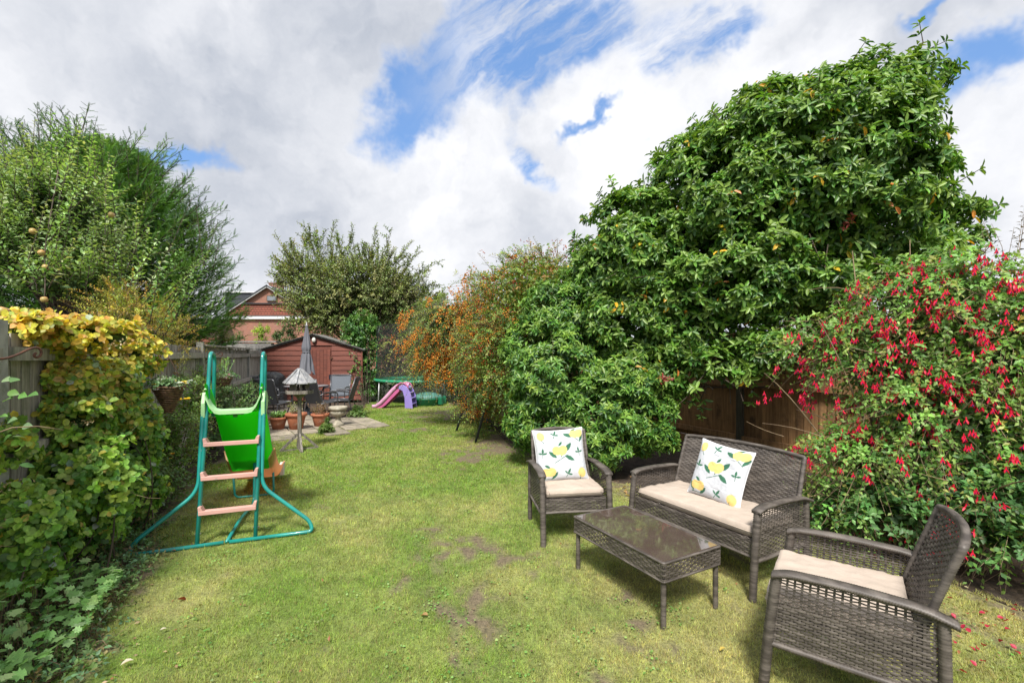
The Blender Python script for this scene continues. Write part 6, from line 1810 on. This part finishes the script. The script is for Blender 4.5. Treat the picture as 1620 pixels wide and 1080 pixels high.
for z0, z1, x in ((.02, .12, 1.08), (.17, .28, 1.06), (.33, .43, 1.02), (.48, .56, .96)): MB().box((x, 0, (z0 + z1) / 2), (.015, .36, z1 - z0)).build('riser', M['dkpurple'], t)

g = gnd(674, 642); t = thing('sandpit', 'round green plastic sandpit with a domed lid under the trampoline edge', 'sandpit', (g[0], g[1] + .25, 0))
MB().lathe([(.36, 0), (.42, .03), (.44, .17), (.47, .20), (.47, .23), (.43, .235)], 28).build('tub', M['tubgreen'], t)
MB().lathe([(.46, .236), (.47, .25), (.38, .31), (.22, .37), (.10, .39), (.001, .395)], 28, flute=.03, fz=(.28, .38)).build('lid', M['tublid'], t)
for a in (-.5, .4, 2.6, 3.7): MB().box((.50 * math.cos(a), .50 * math.sin(a), .15), (.13, .13, .22), rz=a).build('handle', M['tubgreen'], t, bevel=.02)

# swing frame legs under the hedge
t = thing('swing_frame', 'dark blue metal swing frame, its two front legs showing below the hedge', 'swing', (-.35, 8.6, 0))
A = [gnd(722, 682), gnd(752, 701)]; o_ = np.array([-.35, 8.6, 0])
tops = [np.array([-.55, 9.2, 1.95]), np.array([-.10, 7.75, 1.95])]
for a, tp in zip(A, tops):
    MB().tube([a - o_, tp - o_], .022, 8).build('leg', M['darksteel'], t)
    b_ = tp + np.array([.95, .30, -1.95]); MB().tube([b_ - o_, tp - o_], .022, 8).build('leg', M['darksteel'], t)
MB().tube([tops[0] - o_, tops[1] - o_], .024, 8).build('top_bar', M['darksteel'], t)

# ------------------------------------------------------------------ fallen leaves and petals on the grass
lm = {}
for kx, cl in (('dry', (.42, .26, .12)), ('red', (.30, .06, .04)), ('yellow', (.55, .42, .10)), ('petal', (.45, .02, .06)), ('pale', (.60, .55, .45))):
    V, Fs = T_OVAL; V = V.copy(); V[:, 2] += .12 * np.abs(V[:, 1]) * 2
    lm[kx] = npmesh('fallen_leaf', V, Fs, M['leaf'], fcol=np.tile(np.array(cl), (len(Fs), 1)))
spots = [(280, 955, 'red', .06, 'curled red brown leaf on the lawn below the slide frame'), (253, 1005, 'pale', .03, 'small pale leaf on the lawn near the left bed'), (677, 981, 'dry', .05, 'tan fallen leaf in the lawn centre foreground'), (1147, 1033, 'yellow', .035, 'small yellow leaf on the lawn left of the nearest armchair'), (746, 771, 'yellow', .035, 'yellow leaf on the lawn left of the left armchair'), (190, 1062, 'pale', .05, 'large whitish leaf at the bottom left of the lawn')]
for x, y, kx, L_, lab in spots:
    p = gnd(x, y); o = link('fallen_leaf', lm[kx], None, (p[0], p[1], .03)); tag(o, lab, 'leaf'); o.scale = (L_, L_ * .6, L_); o.rotation_euler = (rng.normal(0, .3), rng.normal(0, .3), rng.random() * 6)
r2 = np.random.default_rng(8)
for i in range(46):
    x, y = (r2.uniform(1470, 1615), r2.uniform(945, 1070)) if i < 34 else (r2.uniform(985, 1010), r2.uniform(745, 790))
    p = gnd(x, y); pet = i < 34
    o = link('fallen_petal' if pet else 'fallen_leaf', lm['petal'] if pet else lm[('dry', 'yellow')[i % 2]], None, (p[0], p[1], .03)); tag(o, 'one of the red fuchsia flowers fallen on the grass under the bush' if pet else 'one of the dry yellow leaves between left armchair and sofa', 'petal' if pet else 'leaf', 'fallen fuchsia flowers' if pet else 'dry leaves by the sofa')
    s_ = .028 if pet else .05; o.scale = (s_, s_ * .8, s_); o.rotation_euler = (r2.normal(0, .4), r2.normal(0, .4), r2.random() * 6)
